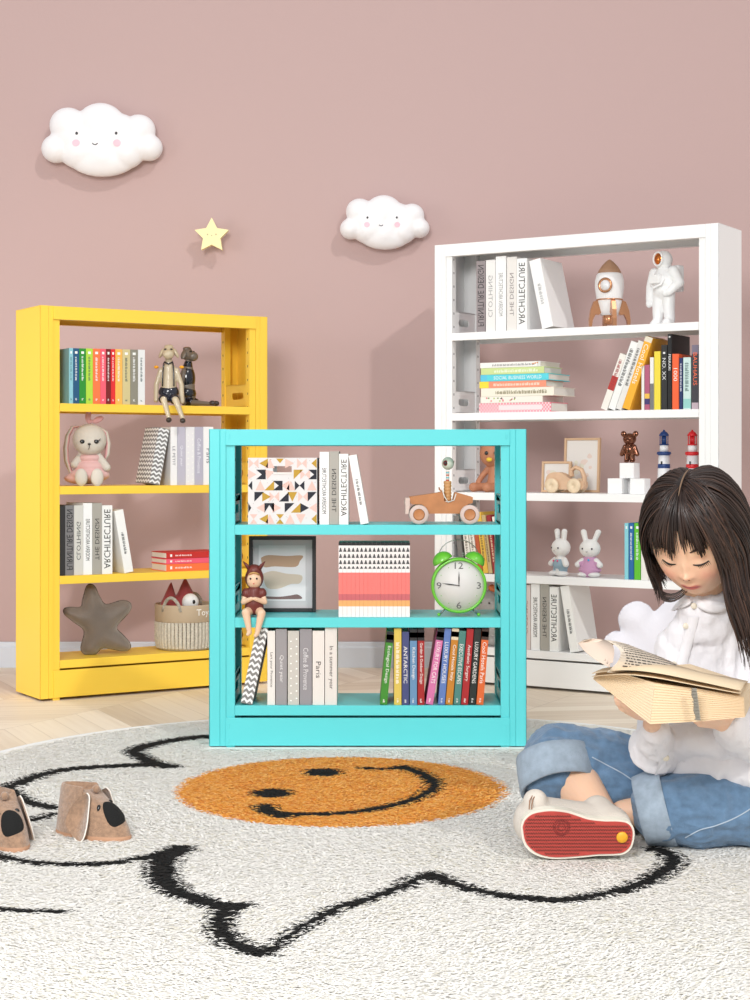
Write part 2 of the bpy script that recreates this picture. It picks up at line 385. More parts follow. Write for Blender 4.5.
def make_unit(U, paint, name, label):
    root = thing(name, (U.X,U.Y,U.base), U.a, label, 'bookshelf')
    W, D = U.W, U.D; H = U.H-U.base; g = .008
    dark = mat((25,25,28), .6)
    for s in (0,1):
        def X(a,b): return (a,b) if s == 0 else (W-b, W-a)
        m = MB()
        for (a,b,y0,y1,z0,z1) in ((0,.003,0,D,g,H),(0,.030,0,.003,g,H),(.0312,.0475,.001,.004,g,H),(0,.047,D-.003,D,g,H),(.0,.047,.003,D-.003,H-.004,H-.001),(.0295,.0317,.0022,.006,g,H)):
            x0,x1 = X(a,b); m.box(x0,x1,y0,y1,z0,z1)
        m.build('side_panel', paint, root, bevel=.0012)
        for (y0,y1) in ((.004,.034),(D-.034,D-.004)):
            m = MB(); x0,x1 = X(.0478,.072); m.box(x0,x1,y0,y1,0,H-.003)
            xs = X(.0716,.0725)
            z = .06
            while z < H-.05:
                m.box(xs[0], xs[1], (y0+y1)/2-.002, (y0+y1)/2+.002, z, z+.008, 1); z += .05
            m.build('upright', [paint, dark], root, bevel=.0012)
        m = MB(); x0,x1 = X(.010,.014); m.box(x0,x1,.06,.066,g,H-.01); m.box(x0,x1,D-.10,D-.094,g,H-.01); x0,x1 = X(.003,.0055); m.box(x0,x1,.034,D-.034,g,H-.01); m.build('inner_liner', paint, root)
        for zz in U.sh:
            z = zz-U.base; m = MB(); rects_hole(m, .03, D-.03, z+.002, z+.085, .06, D-.085, z+.030, z+.055, X(.0660,.0690)[0], .003)
            m.build('bracket', paint, root)
    m = MB(); m.box(.0475, W-.0475, -.004, .004, H-.046, H-.001); m.box(.0475, W-.0475, D-.004, D, H-.046, H-.002); m.box(.0475, W-.0475, .004, D-.004, H-.0036, H-.0012)
    m.box(.0475, W-.0475, .004, .022, H-.046, H-.044); m.box(.0475, W-.0475, D-.022, D-.004, H-.046, H-.044)
    for xx in (.057, W-.057): m.box(xx-.0018, xx+.0018, -.0052, -.004, H-.028, H-.013)
    m.build('top_beam', paint, root, bevel=.001)
    for i, zz in enumerate(U.sh):
        z = zz-U.base; m = MB()
        m.box(.0725, W-.0725, .002, .004, z-U.lip, z); m.box(.0725, W-.0725, .004, D-.006, z-.003, z-.0001); m.box(.0725, W-.0725, D-.006, D-.003, z-U.lip, z)
        m.box(.0725, W-.0725, .004, .018, z-U.lip, z-U.lip+.002)
        m.build('shelf', paint, root, bevel=.001)
    zp = U.sh[0]-U.base-U.lip-.006
    m = MB(); m.box(.0475, W-.0475, -.003, .003, .010, zp); m.box(.0475, W-.0475, D-.006, D-.003, .010, zp)
    for xx in (.057, W-.057):
        for zc in (.25, .72): m.box(xx-.0018, xx+.0018, -.0042, -.003, zp*zc-.006, zp*zc+.006)
    m.build('plinth', paint, root, bevel=.001)
    return root
make_unit(YEL, mat((250,208,72), .38, bump=.02, bscale=500, name='yellow_powder_coat'), 'bookshelf', 'tall yellow metal bookshelf with four open shelves by the pink wall')
make_unit(WHI, mat((244,244,244), .38, bump=.02, bscale=500, name='white_powder_coat'), 'bookshelf', 'tallest white metal bookshelf with five open shelves, behind the girl')
make_unit(TUR, mat((92,208,212), .38, bump=.02, bscale=500, name='turquoise_powder_coat'), 'bookshelf', 'low turquoise metal bookshelf with three open shelves standing on the rug')

# ================================================================== BOOKS
PAGE = mat((232,228,220), .8, bump=.3, bscale=900, name='page_edges')
def dashes(m, z0, z1, w, n, mi):                           # print too fine to read: small marks in place of letters
    z = z0
    while z < z1:
        L = random.choice((3,4,5,6,7))
        for k in range(L):
            if z+.0016 > z1: break
            a = random.uniform(.55,1)*w/2; m.box(-w/2*.9, -w/2+2*a, -.0004, 0, z, z+.0011, mi); z += .0019
        z += .0024
def book_geo(t, h, d, col, title=None, tcol=(30,30,32), th=.55, span=(.2,.8), mode='d', bands=(), small=None, pattern=None, rough=.55, narrow=.2):
    cm = mat(col, rough); mats = [cm, mat(tcol, .5)]; m = MB(); c = min(.0022, t*.12)
    m.box(-t/2, t/2, 0, c, 0, h); m.box(-t/2, -t/2+c, c, d, 0, h); m.box(t/2-c, t/2, c, d, 0, h)
    for (a,b,bc) in bands:
        mats.append(mat(bc, .55)); m.box(-t/2-.0001 if b-a > .05 or a < .8 or b > .98 or narrow is None else -t*narrow, t/2+.0001 if b-a > .05 or a < .8 or b > .98 or narrow is None else t*narrow, -.0003, .0, a*h, b*h, len(mats)-1)
    if pattern == 'chevron':
        mats.append(mat((236,236,236), .6)); k = len(mats)-1; n = 13; amp = h*.035; cols = max(4, round(t/.011)); 
        for face in ('spine', 'side'):
            L = t if face == 'spine' else d; cn = cols if face == 'spine' else max(8, round(d/.011))
            for i in range(n):
                z0 = h*(i+.1)/n; w = h/n*.48
                for j in range(cn):
                    x0, x1 = L*j/cn, L*(j+1)/cn; za, zb = (0,amp) if j%2 == 0 else (amp,0)
                    za = min(za, h-z0-w-.0005); zb = min(zb, h-z0-w-.0005)
                    q = [(x0,z0+za),(x1,z0+zb),(x1,z0+zb+w),(x0,z0+za+w)]
                    if face == 'spine': m.add([(-t/2+x,-.0004,z) for x,z in q], [(0,1,2,3)], k)
                    else: m.add([(-t/2-.0004,x,z) for x,z in q], [(3,2,1,0)], k)
    if pattern == 'dots':
        mats.append(mat((245,245,240), .6)); k = len(mats)-1
        for i in range(9):
            for j, xx in enumerate((-.22,.28)): m.box(t*xx-.0022, t*xx+.0022, -.0006, 0, h*(.05+.1*i+.03*j), h*(.05+.1*i+.03*j)+.0035, k)
    if pattern == 'gingham':
        mats.append(mat((250,225,228), .6)); k = len(mats)-1
        nx = max(2, int(t/.006)); nz = int(h/.006)
        for i in range(nz):
            for j in range(nx):
                if (i+j)%2: m.box(-t/2+t*j/nx, -t/2+t*(j+1)/nx, -.0004, 0, h*i/nz, h*(i+1)/nz, k)
        m.box(-t*.25, t*.25, -.0008, 0, h*.12, h*.72, k)
    if pattern == 'floral':
        for q, cc in enumerate(((230,80,100),(120,70,80),(170,200,90),(240,150,160),(110,150,80))):
            mats.append(mat(cc, .6)); k = len(mats)-1
            for r in range(3):
                zz = h*random.uniform(.45,.98); xx = random.uniform(-.3,.3)*t; m.lathe([(.003,0),(.003,.0004)], 7, k, Matrix.Translation((xx,-.0001,zz-.003))@Matrix.Rotation(PI/2,4,'X'))
    if pattern == 'ornament':
        mats.append(mat((236,150,60), .6)); mats.append(mat((225,225,222), .6)); k = len(mats)-2
        m.box(-t/2, t/2, -.0005, 0, h*.0, h*.06, k+1)
        for r in range(3): m.lathe([(.003,0),(.003,.0004)], 8, k, Matrix.Translation((random.uniform(-.25,.25)*t,-.0001,h*(.05+.035*r)))@Matrix.Rotation(PI/2,4,'X'))
    if title:
        z0, z1 = span[0]*h, span[1]*h
        if title[0] == '~': dashes(m, z0, z1, t*th, int(title[1:]), 1)
        else: m.text(title, z1-z0, t*th, (0,-.0002,(z0+z1)/2), mode, 1)
    if small:
        for (a, b, ss) in small:
            if ss[0] == '~': dashes(m, a*h, b*h, t*.3, int(ss[1:]), 1)
            else: m.text(ss, (b-a)*h, t*.4, (0,-.0002,(a+b)/2*h), mode, 1)
    pm = MB(); pm.box(-t/2+c+.0001, t/2-c-.0001, c+.0001, d-.003, .002, h-.002)
    return m, mats, pm
def book(U, v, z, px0, px1, py_top, col, label, group, d=.14, lean=0, h=None, rz=0, py_bot=None, name='book', **k):
    """spine between photo columns px0..px1 on the shelf plane v"""
    u0, u1 = U.u(px0, v), U.u(px1, v); t = (u1-u0)*.97; uc = (u0+u1)/2
    if h is None: h = U.z((px0+px1)/2, py_top, v)-z
    m, mats, pm = book_geo(t, h, min(d, U.D-v-.012), col, **k)
    th = math.radians(lean)
    loc = U.at(uc, v, z+t/2*abs(math.sin(th))+.0005)
    r = thing(name, loc, 0, label, 'book', group, rot=(0, th, U.a+rz))
    m.build('cover', mats, r); pm.build('page_block', PAGE, r)
    return r
def lying(U, v, z, px0, px1, t, col, label, group, d=.15, rz=0, name='book', **k):
    u0, u1 = U.u(px0, v), U.u(px1, v); h = u1-u0
    m, mats, pm = book_geo(t, h, min(d, U.D-v-.012), col, **k)
    r = thing(name, U.at(u1, v, z+t/2+.0004), 0, label, 'book', group, rot=(0, -PI/2, U.a+rz))
    m.build('cover', mats, r); pm.build('page_block', PAGE, r)
    return r

# ---- yellow, top shelf: twelve paperbacks
z = YEL.sh[3]; g = 'rainbow paperbacks on the yellow bookshelf'
edges = [69.1,73.1,79.3,86,92.9,100.3,106,110.9,115.3,122.4,130.3,138,145]
cols = [((140,196,208),'pale blue'),((28,84,122),'dark blue'),((38,140,44),'mid green'),((176,214,66),'lime green'),((250,118,66),'orange'),((240,92,112),'pink'),((120,18,22),'dark maroon'),((222,36,40),'bright red'),((246,180,84),'amber'),((206,192,140),'khaki beige'),((138,134,120),'grey brown'),((226,226,226),'pale grey')]
for i, (c, nm) in enumerate(cols):
    tc_ = (245,245,245) if i not in (0,3,9,11) else (70,90,90)
    book(YEL, .012, z, edges[i], edges[i+1], 348.2+.15*i, c, '%s paperback standing in the rainbow row on the yellow shelf' % nm, g, d=.125, title='~1', tcol=tc_, th=.34, span=(.42,.86), mode='d',
         bands=[(.90,.945,(240,240,235))] if i != 11 else [], small=[(.06,.10,'~1')])
# ---- yellow, second shelf: chevron book and white books
z = YEL.sh[2]; g = 'white and grey books on the yellow bookshelf'
book(YEL, .012, z, 149, 159.8, 428, (128,126,126), 'grey and white zigzag patterned book leaning on the yellow shelf', None, d=.12, lean=11, h=.202, pattern='chevron')
for (a,b,c,t_,nm,pt) in ((170.5,177.2,(240,238,238),'LE PETIT','white book beside the leaning zigzag book on the yellow shelf',None),(177.2,185.5,(190,186,200),'Quiet year','lavender grey book next in after the first white one, yellow shelf',None),
      (185.5,194.7,(232,230,232),None,'white dotted book between two lavender books on the yellow shelf','dots'),(194.7,203.2,(184,180,196),'Coffee & Provence','lavender grey book after the dotted book on the yellow shelf',None),(203.2,213.5,(242,240,240),'Paris','white book half hidden by the turquoise corner, yellow shelf',None)):
    book(YEL, .012, z, a, b, 427, c, nm, g, d=.15, title=t_, tcol=(120,118,128) if c[0] > 200 else (235,235,240), th=.4, pattern=pt)
# ---- yellow, third shelf
z = YEL.sh[1]; g = 'design books on the yellow bookshelf'
DES = [('FURNITURE DESIGN',(124,122,124),(20,20,22),.7),('CLOTHING',(208,206,200),(70,70,70),.45),('MODERN ARCHITECTURE',(240,240,240),(30,30,30),.45),('THE DESIGN',(168,164,156),(50,50,50),.45),('ARCHITECTURE',(240,240,238),(25,25,25),.62)]
book(YEL, .012, z, 56.2, 65.2, 506, (44,42,44), 'black book against the post on the yellow shelf', g, d=.15)
for (a,b),(t_,c,tc_,th),yy,nm in zip(((65.2,74),(74,83.2),(83.2,92.3),(92.3,102),(102,112.5)), DES, (505.5,505.5,503.2,503.2,505.5),
     ('dark grey furniture design book on the yellow shelf','pale grey clothing book on the yellow shelf','white modern architecture book on the yellow shelf','taupe design book on the yellow shelf','white book with big black architecture lettering on the yellow shelf')):
    book(YEL, .012, z, a, b, yy, c, nm, g, d=.16, title=t_, tcol=tc_, th=th, span=(.08,.94) if th > .6 else (.2,.78), mode='m')
book(YEL, .012, z, 124.5, 133.5, 505, (240,240,238), 'white book leaning at the end of the design books, yellow shelf', g, d=.15, lean=-10, h=.222, title='~1', tcol=(40,40,40), th=.35, span=(.3,.65), mode='m')
g = 'three lying paperbacks on the yellow bookshelf'; zz = z
for c, nm, t_, th_ in (((252,116,60),'orange','~1',.026),((240,90,116),'pink','~1',.018),((196,40,34),'red','~1',.022)):
    lying(YEL, .010, zz, 166.5, 222, th_, c, '%s paperback lying in the stack of three on the yellow shelf' % nm, g, d=.13, title=t_, tcol=(250,240,235), th=.3, span=(.55,.85), bands=[(.90,.935,(245,245,240))]); zz += th_+.0008

# ---- turquoise, top shelf books
z = TUR.sh[2]; g = 'design books on the turquoise bookshelf'
for (a,b,yy),(t_,c,tc_,th),nm in zip(((319.5,329,452),(329,339,451.5),(339,348.5,454)), (DES[2],DES[3],DES[4]),
     ('white modern architecture book beside the triangle patterned box','taupe design book on the top turquoise shelf','white book with big architecture lettering, turquoise shelf')):
    book(TUR, .012, z, a, b, yy, c, nm, g, d=.17, title=t_, tcol=tc_, th=th, span=(.12,.92) if th > .6 else (.15,.78), mode='m')
book(TUR, .012, z, 360.5, 368.8, 455, (238,238,236), 'white book leaning in the gap right of the architecture book, turquoise shelf', g, d=.17, lean=-10, h=.197, title='~1', tcol=(40,40,40), th=.4, span=(.28,.66), mode='m')
# ---- turquoise, bottom shelf
z = TUR.sh[0]
book(TUR, .012, z, 240.5, 252.3, 628, (128,126,124), 'grey and white zigzag patterned book leaning on the bottom turquoise shelf', None, d=.17, lean=12, h=.222, pattern='chevron')
g = 'white and grey books on the bottom turquoise shelf'
for (a,b,yy,c,tc_,t_,nm,pt) in ((267.3,275.2,631,(226,222,216),(90,80,80),'Lart pour Provence','narrow off white book first in the neutral row',None),(275.6,287,629.2,(150,146,148),(225,222,222),'Quiet year','grey book between off white and dotted books',None),
     (287.6,299.2,631,(196,192,184),(90,90,90),None,'beige book with white dots on the spine',  'dots'),(299.6,312,629.2,(146,142,146),(222,220,222),'Coffee & Provence','grey book after the dotted beige book',None),
     (312.4,324.5,631,(226,220,214),(80,72,70),'Paris','off white book between the grey and tallest books',None),(324.8,337,626.8,(222,216,210),(80,72,70),'In a summer year','tallest off white book at the end of the neutral row',None)):
    book(TUR, .012, z, a, b, yy, c, nm+', bottom turquoise shelf', g, d=.17, title=t_, tcol=tc_, th=.42, span=(.2,.75), pattern=pt)
g = 'colourful lifestyle books on the bottom turquoise shelf'
CB = [ # bottom px0, px1, lean deg, length px, colour, title, top band colour, label
 (379.8,387.2,5.5,62,(58,134,38),'Ecological Design',(20,20,22),'green ecological design book, slightly tilted'),
 (394,401.5,0,79,(214,186,84),'~1',None,'mustard yellow book standing upright'),
 (402,409,0,73,(64,70,118),'ANTARCTIC',None,'dark navy antarctic book'),
 (409.8,417,0,64,(98,138,176),'Kitchen Design',(30,30,32),'steel blue kitchen design book'),
 (417.6,424.5,0,64,(160,24,26),'Garden & Outdoor Design',(30,24,26),'crimson garden design book'),
 (425.6,433,9,67,(206,110,160),'LUXURY FOR CATS',(20,20,22),'pink book for cat lovers leaning'),
 (438,444.8,5,77,(90,118,178),'LUXURY HOUSES',None,'cornflower blue houses book leaning'),
 (445.4,452.6,5,65,(190,122,30),'Cool Hotels Italy',(216,200,170),'ochre hotels book leaning'),
 (453.4,460.4,4.5,74,(70,124,116),'EXECUTIVE ESCAPES',None,'sage green escapes book leaning'),
 (461,468,4.5,76,(164,26,30),'Aesthetic Surgery',None,'red surgery book leaning'),
 (468.6,475.4,4.5,78,(24,32,28),'LUXURY GARDENS',None,'black gardens book leaning'),
 (476.2,483.4,4.5,70,(214,98,40),'Cool Hotels Paris',(60,40,30),'orange hotels book leaning at the end'),
]
for (a,b,ln_,L_,c,t_,tb,nm) in CB:
    hh = L_/TUR.sc(430,.012)
    bands = []
    if tb is not None: hh = hh*1.18; bands = [(.85,1.0,tb),(.89,.96,(170,170,160))]
    hh = min(hh, (TUR.sh[1]-TUR.lip-TUR.sh[0])-.004)
    book(TUR, .012, z, a, b, 0, c, nm+', bottom turquoise shelf', g, d=.17, lean=ln_, h=hh, title=t_, tcol=(240,238,232), th=.55, span=(.28,.82), bands=bands, small=[(.03,.09,'~1')])

# ---- white unit, top shelf
z = WHI.sh[4]; g = 'pale design books on the top white shelf'
for (a,b,yy),(t_,c,tc_,th),nm in zip(((476.5,485.3,261),(485.8,495.3,260),(495.6,506,256.5),(506.8,516.8,257),(516.8,527,258.5)), ((DES[0][0],(150,140,142),(50,46,48),.7),('CLOTHING',(238,236,234),(170,170,170),.45),('MODERN ARCHITECTURE',(246,246,246),(150,150,150),.4),('THE DESIGN',(232,228,224),(150,140,140),.4),('ARCHITECTURE',(244,244,244),(70,70,70),.62)),
     ('taupe furniture design book on the top white shelf','off white clothing book on the top white shelf','white modern architecture book on the top white shelf','cream design book on the top white shelf','white architecture book before the leaning one, top white shelf')):
    book(WHI, .012, z, a, b, yy, c, nm, g, d=.18, title=t_, tcol=tc_, th=th, span=(.08,.94) if th > .6 else (.2,.78), mode='m')
book(WHI, .012, z, 542, 553.5, 257.8, (244,244,244), 'white book leaning left at the row end, top white shelf', g, d=.18, lean=-12, h=.252, title='~1', tcol=(170,170,170), th=.35, span=(.35,.65), mode='m')
# ---- white unit, second shelf: lying stack
z = WHI.sh[3]; g = 'stack of lying books on the white bookshelf'; zz = z
for (x0,x1,t_,c,tc_,title,pt,nm) in ((479.2,551,.034,(236,120,140),(245,235,235),None,'gingham','pink gingham book at the bottom of the stack'),(480.5,542.5,.0225,(242,238,228),(150,120,110),None,'floral','white flower patterned book second from the bottom of the stack'),
     (481,554,.031,(242,236,220),(130,120,80),'~1','','thick cream book in the middle of the stack'),(479.5,546,.0235,(240,150,120),(250,236,220),'~1',None,'salmon book above the thick cream book in the stack'),
     (480.5,548.5,.024,(88,212,226),(240,250,250),'SOCIAL BUSINESS WORLD',None,'bright cyan book in the stack'),(481,544,.024,(206,222,152),(245,250,235),'~1',None,'pale green book second from the top of the stack'),(480.2,540.5,.019,(244,242,238),(150,150,150),'~1','ornament','white book on top of the stack')):
    bands = [(.86,1.,(244,220,60))] if c == (240,150,120) else ([(.9,1.,(90,200,230))] if c == (88,212,226) else [])
    lying(WHI, .012, zz, x0, x1, t_, c, nm+' on the white bookshelf', g, d=.16+.02*math.sin(x1), title=title, tcol=tc_, th=.5, span=(.1,.8), mode='d', pattern=pt or None, bands=bands); zz += t_+.0007
# ---- white unit, second shelf: right row
g = 'mixed art books standing on the white bookshelf'
RB = [ # px0 px1 (bottom), lean, py_top, color, title, tcol, bands, label
 (600.5,607,21,.205,(238,234,226),'~1',(160,40,40),[(.35,.6,(180,50,44))],'outermost cream book with a red strip leaning far over'),
 (608,615,20.5,.248,(240,240,238),'~1',(40,40,40),[],'tall white book leaning beside the cream one'),
 (615.6,621.4,20,.25,(228,226,222),'~1',(60,60,60),[],'grey white book leaning against the orange yellow one'),
 (622,629.6,19.5,.262,(244,176,44),'Cool Hotels',(250,245,230),[(.93,1.,(228,220,200))],'orange yellow book leaning'),
 (641.5,644.2,0,366,(232,232,226),None,BLACK,[],'thinnest white book just right of the leaning books'),
 (644.6,649.6,0,365,(176,90,120),None,BLACK,[(.12,.25,(60,50,110)),(.25,.36,(240,190,80))],'plum book with a multicoloured foot'),
 (650,653.6,0,357.5,(236,236,232),None,BLACK,[(.0,.5,(120,120,120))],'half grey half white thin book'),
 (654.2,660.4,0,351.5,(238,216,66),None,BLACK,[],'lemon yellow book standing upright'),
 (661.2,667,0,345,(36,36,36),'NO. XX',(230,230,230),[(.86,.89,(230,230,230))],'charcoal book with white heading'),
 (667.6,671.6,0,334,(16,16,18),'FERRARI',(236,236,236),[(.95,.97,(220,220,220))],'tallest black book'),
 (672.2,678.8,0,354,(240,98,50),'1000',(250,240,230),[],'orange book with white numerals'),
 (679.4,682.6,0,358,(24,44,96),'~1',(230,230,240),[],'thin dark blue book'),
 (683.2,690.8,0,357.5,(202,226,222),'~1',(70,100,100),[(.02,.2,(150,206,200))],'pale mint book'),
 (691.8,698.6,0,345,(58,56,64),'BAUHAUS',(240,110,70),[(.86,1.,(120,112,130)),(.0,.1,(190,170,180))],'dark grey book with orange lettering nearest the post'),
]
for (a,b,ln_,top,c,t_,tc_,bands,nm) in RB:
    kw = dict(h=top) if ln_ else {}
    yy = 0 if ln_ else top
    book(WHI, .012, z, a, b, yy, c, nm+', white bookshelf', g, d=.17, lean=ln_, title=t_, tcol=tc_, th=.6, span=(.35,.9), bands=bands, **kw)
# ---- white unit, fourth shelf
z = WHI.sh[1]; g = 'old books behind the alarm clock on the white bookshelf'
for (a,b,ln_,h_,c,nm,t_) in ((460,464.5,-7,.21,(120,116,112),'dark grey old book at the row start',None),(467,472,-7,.22,(236,232,222),'cream old book after the grey one','~1'),(473,478,-7,.215,(240,234,224),'cream old book before the brick red one','~1'),(478.6,482.6,-7,.22,(186,86,44),'brick red old book',None),
     (483.4,488.2,-8,.225,(228,184,70),'golden old book','~1'),(488.6,492.5,-8,.215,(196,170,120),'tan old book beside the golden one','~1'),(493.4,497.6,-8,.215,(150,32,36),'dark red old book','~1'),(499,505,-8,.21,(238,232,220),'widest cream old book at the row end',None)):
    book(WHI, .012, z, a, b, 0, c, nm+' on the white bookshelf seen past the clock', g, d=.16, lean=ln_, h=h_, title=t_, tcol=(90,60,40) if c[0] > 180 else (240,220,180), th=.5, span=(.2,.8), mode='m')
g = 'colourful books beside the girl on the white bookshelf'
for (a,b,c,t_,nm) in ((624.5,628.4,(132,204,216),None,'light cyan paperback by the girl\'s hair'),(628.8,633.8,(24,100,160),'~1','blue paperback by the girl\'s hair'),(634.2,640.5,(92,186,40),'~1','bright green paperback by the girl\'s hair'),(641,648,(230,226,220),None,'white paperback half covered by the girl\'s hair')):
    book(WHI, .012, z, a, b, 523.3, c, nm, g, d=.14, title=t_, tcol=(240,245,245), th=.4, span=(.35,.85), bands=[(.90,.945,(236,240,240))])
# ---- white unit, bottom shelf
z = WHI.sh[0]; g = 'design books on the bottom white shelf'
for (a,b,yy),(t_,c,tc_,th),nm in zip(((522,530.5,585),(530.9,539.8,584.2),(540.2,549,584.2),(549.4,558.5,587)), (('CLOTHING',(214,200,196),(170,110,100),.4),DES[2],DES[3],DES[4]),
     ('pinkish grey clothing book beside the turquoise post','white modern architecture book, bottom white shelf','taupe design book, bottom white shelf','white book with big architecture lettering, bottom white shelf')):
    book(WHI, .012, z, a, b, yy, c, nm, g, d=.17, title=t_, tcol=tc_, th=th, span=(.15,.88) if th > .6 else (.2,.8), mode='m')
book(WHI, .012, z, 570, 578.8, 588, (242,242,240), 'white book leaning at the row end, bottom white shelf', g, d=.17, lean=-9.5, h=.236, title='~1', tcol=(60,60,60), th=.4, span=(.28,.65), mode='m')
# ================================================================== WALL DECORATIONS
def cloud(name, cx, cy, s, label):
    # drawn in photo px around (cx, cy), s = metres per px
    lobes = [(-46,9,15),(-34,-14,19),(-2,-12,26),(36,-9,17),(46,8,14),(0,14,22),(-24,10,20),(24,12,18),(-28,-2,22),(14,-2,26),(-14,4,28),(30,4,20)]
    root = thing(name, (P(cx,cy,WALL_Y).x, WALL_Y-.002, P(cx,cy,WALL_Y).z), 0, label, 'cloud ornament')
    m = MB()
    for x, y, r in lobes: m.ell((x*s, -.045, -y*s), (r*s, .05, r*s*.95))
    m.ell((0,-.045,-17*s), (36*s,.045,20*s))
    o = m.build('cloud_body', mat((238,236,238), .45, sss=.0), root, voxel=.006, smooth_it=6)
    fx = MB()
    for x in (-23.5, 15.5): fx.ell((x*s,-.0945,4*s), (1.35*s,.004,1.5*s))
    fx.tube([((-5.5+a)*s,-.0945,(-5.6-b)*s) for a,b in ((-2.6,0),(-1.4,1.2),(0,1.6),(1.4,1.2),(2.6,0))], .5*s, 6)
    fx.build('face', mat((50,46,50), .4), root)
    return root
def cloud2(name, cx, cy, s, label):
    r = cloud(name, cx, cy, s, label)
    body = [c for c in r.children if c.name.startswith('cloud_body')][0]
    # blush cheeks hug the front surface
    for c in r.children:
        if c.name.startswith('face'):
            wrap(c, body, s)
    for x in (-24.2, 16.2):
        m = MB(); n = 20; pts = [(0,0)]+[(math.cos(2*PI*i/n),math.sin(2*PI*i/n)) for i in range(n)]
        V = []
        for (a,b) in pts: V.append(((x+a*3.8)*s, 0, (-5.5+b*3.5)*s))
        m.add(V, [(0,1+i,1+(i+1)%n) for i in range(n)], 0, True)
        k = m.build('cheek', mat((246,196,210), .5), r); project(k, body, .0012)
    return r
def project(o, body, off):
    for v in o.data.vertices:
        ok, loc, nr, _ = body.ray_cast(Vector((v.co.x, -1, v.co.z)), Vector((0,1,0)))
        if ok: v.co = Vector((v.co.x, loc.y-off, v.co.z))
def wrap(o, body, s):
    bpy.context.view_layer.update()
    for v in o.data.vertices:
        ok, loc, nr, _ = body.ray_cast(Vector((v.co.x, -1, v.co.z)), Vector((0,1,0)))
        if ok: v.co.y = loc.y+(v.co.y+.0945)*.4-.001
bpy.context.view_layer.update()
S_W = WALL_Y/F_PX
cloud2('cloud_wall_lamp', 104.5, 142, S_W, 'larger white smiling cloud with pink cheeks on the upper pink wall')
cloud2('cloud_wall_lamp', 385, 224, S_W*.74, 'smaller white smiling cloud on the wall left of the white bookshelf')
def star_poly(R, r, n=5, rot=PI/2):
    return [((R if i%2 == 0 else r)*math.cos(rot+PI*i/n), (R if i%2 == 0 else r)*math.sin(rot+PI*i/n)) for i in range(2*n)]
r = thing('star_wall_lamp', (P(213.5,238,WALL_Y).x, WALL_Y-.001, P(213.5,238,WALL_Y).z), 0, 'small pale yellow star ornament on the pink wall', 'star ornament')
m = MB(); m.prism(star_poly(.070,.036), -.075, -.045); m.build('star_body', mat((246,234,176), .5), r, bevel=.004)
m = MB(); m.lathe([(.012,0),(.012,.045)], 16, 0, Matrix.Rotation(PI/2,4,'X')); m.build('wall_mount', mat((246,234,176), .5), r)
m = MB(); 
for x in (-.016,.017): m.ell((x,-.0755,.004), (.003,.002,.003))
m.ell((0,-.0755,0), (.0022,.0015,.0022)); m.build('face', mat((196,180,150), .5), r)

# ================================================================== FIGURINES
def figure(parts, name, root, material, voxel, sm=2, label=None, M=None):
    m = MB()
    for p in parts:
        if p[0] == 'e': m.ell(p[1], p[2], 0, p[3] if len(p) > 3 else None)
        elif p[0] == 'c': m.cap(p[1], p[2], p[3], p[4])
        elif p[0] == 'l': m.limb(p[1], p[2])
    return m.build(name, material, root, voxel=voxel, smooth_it=sm, label=label)
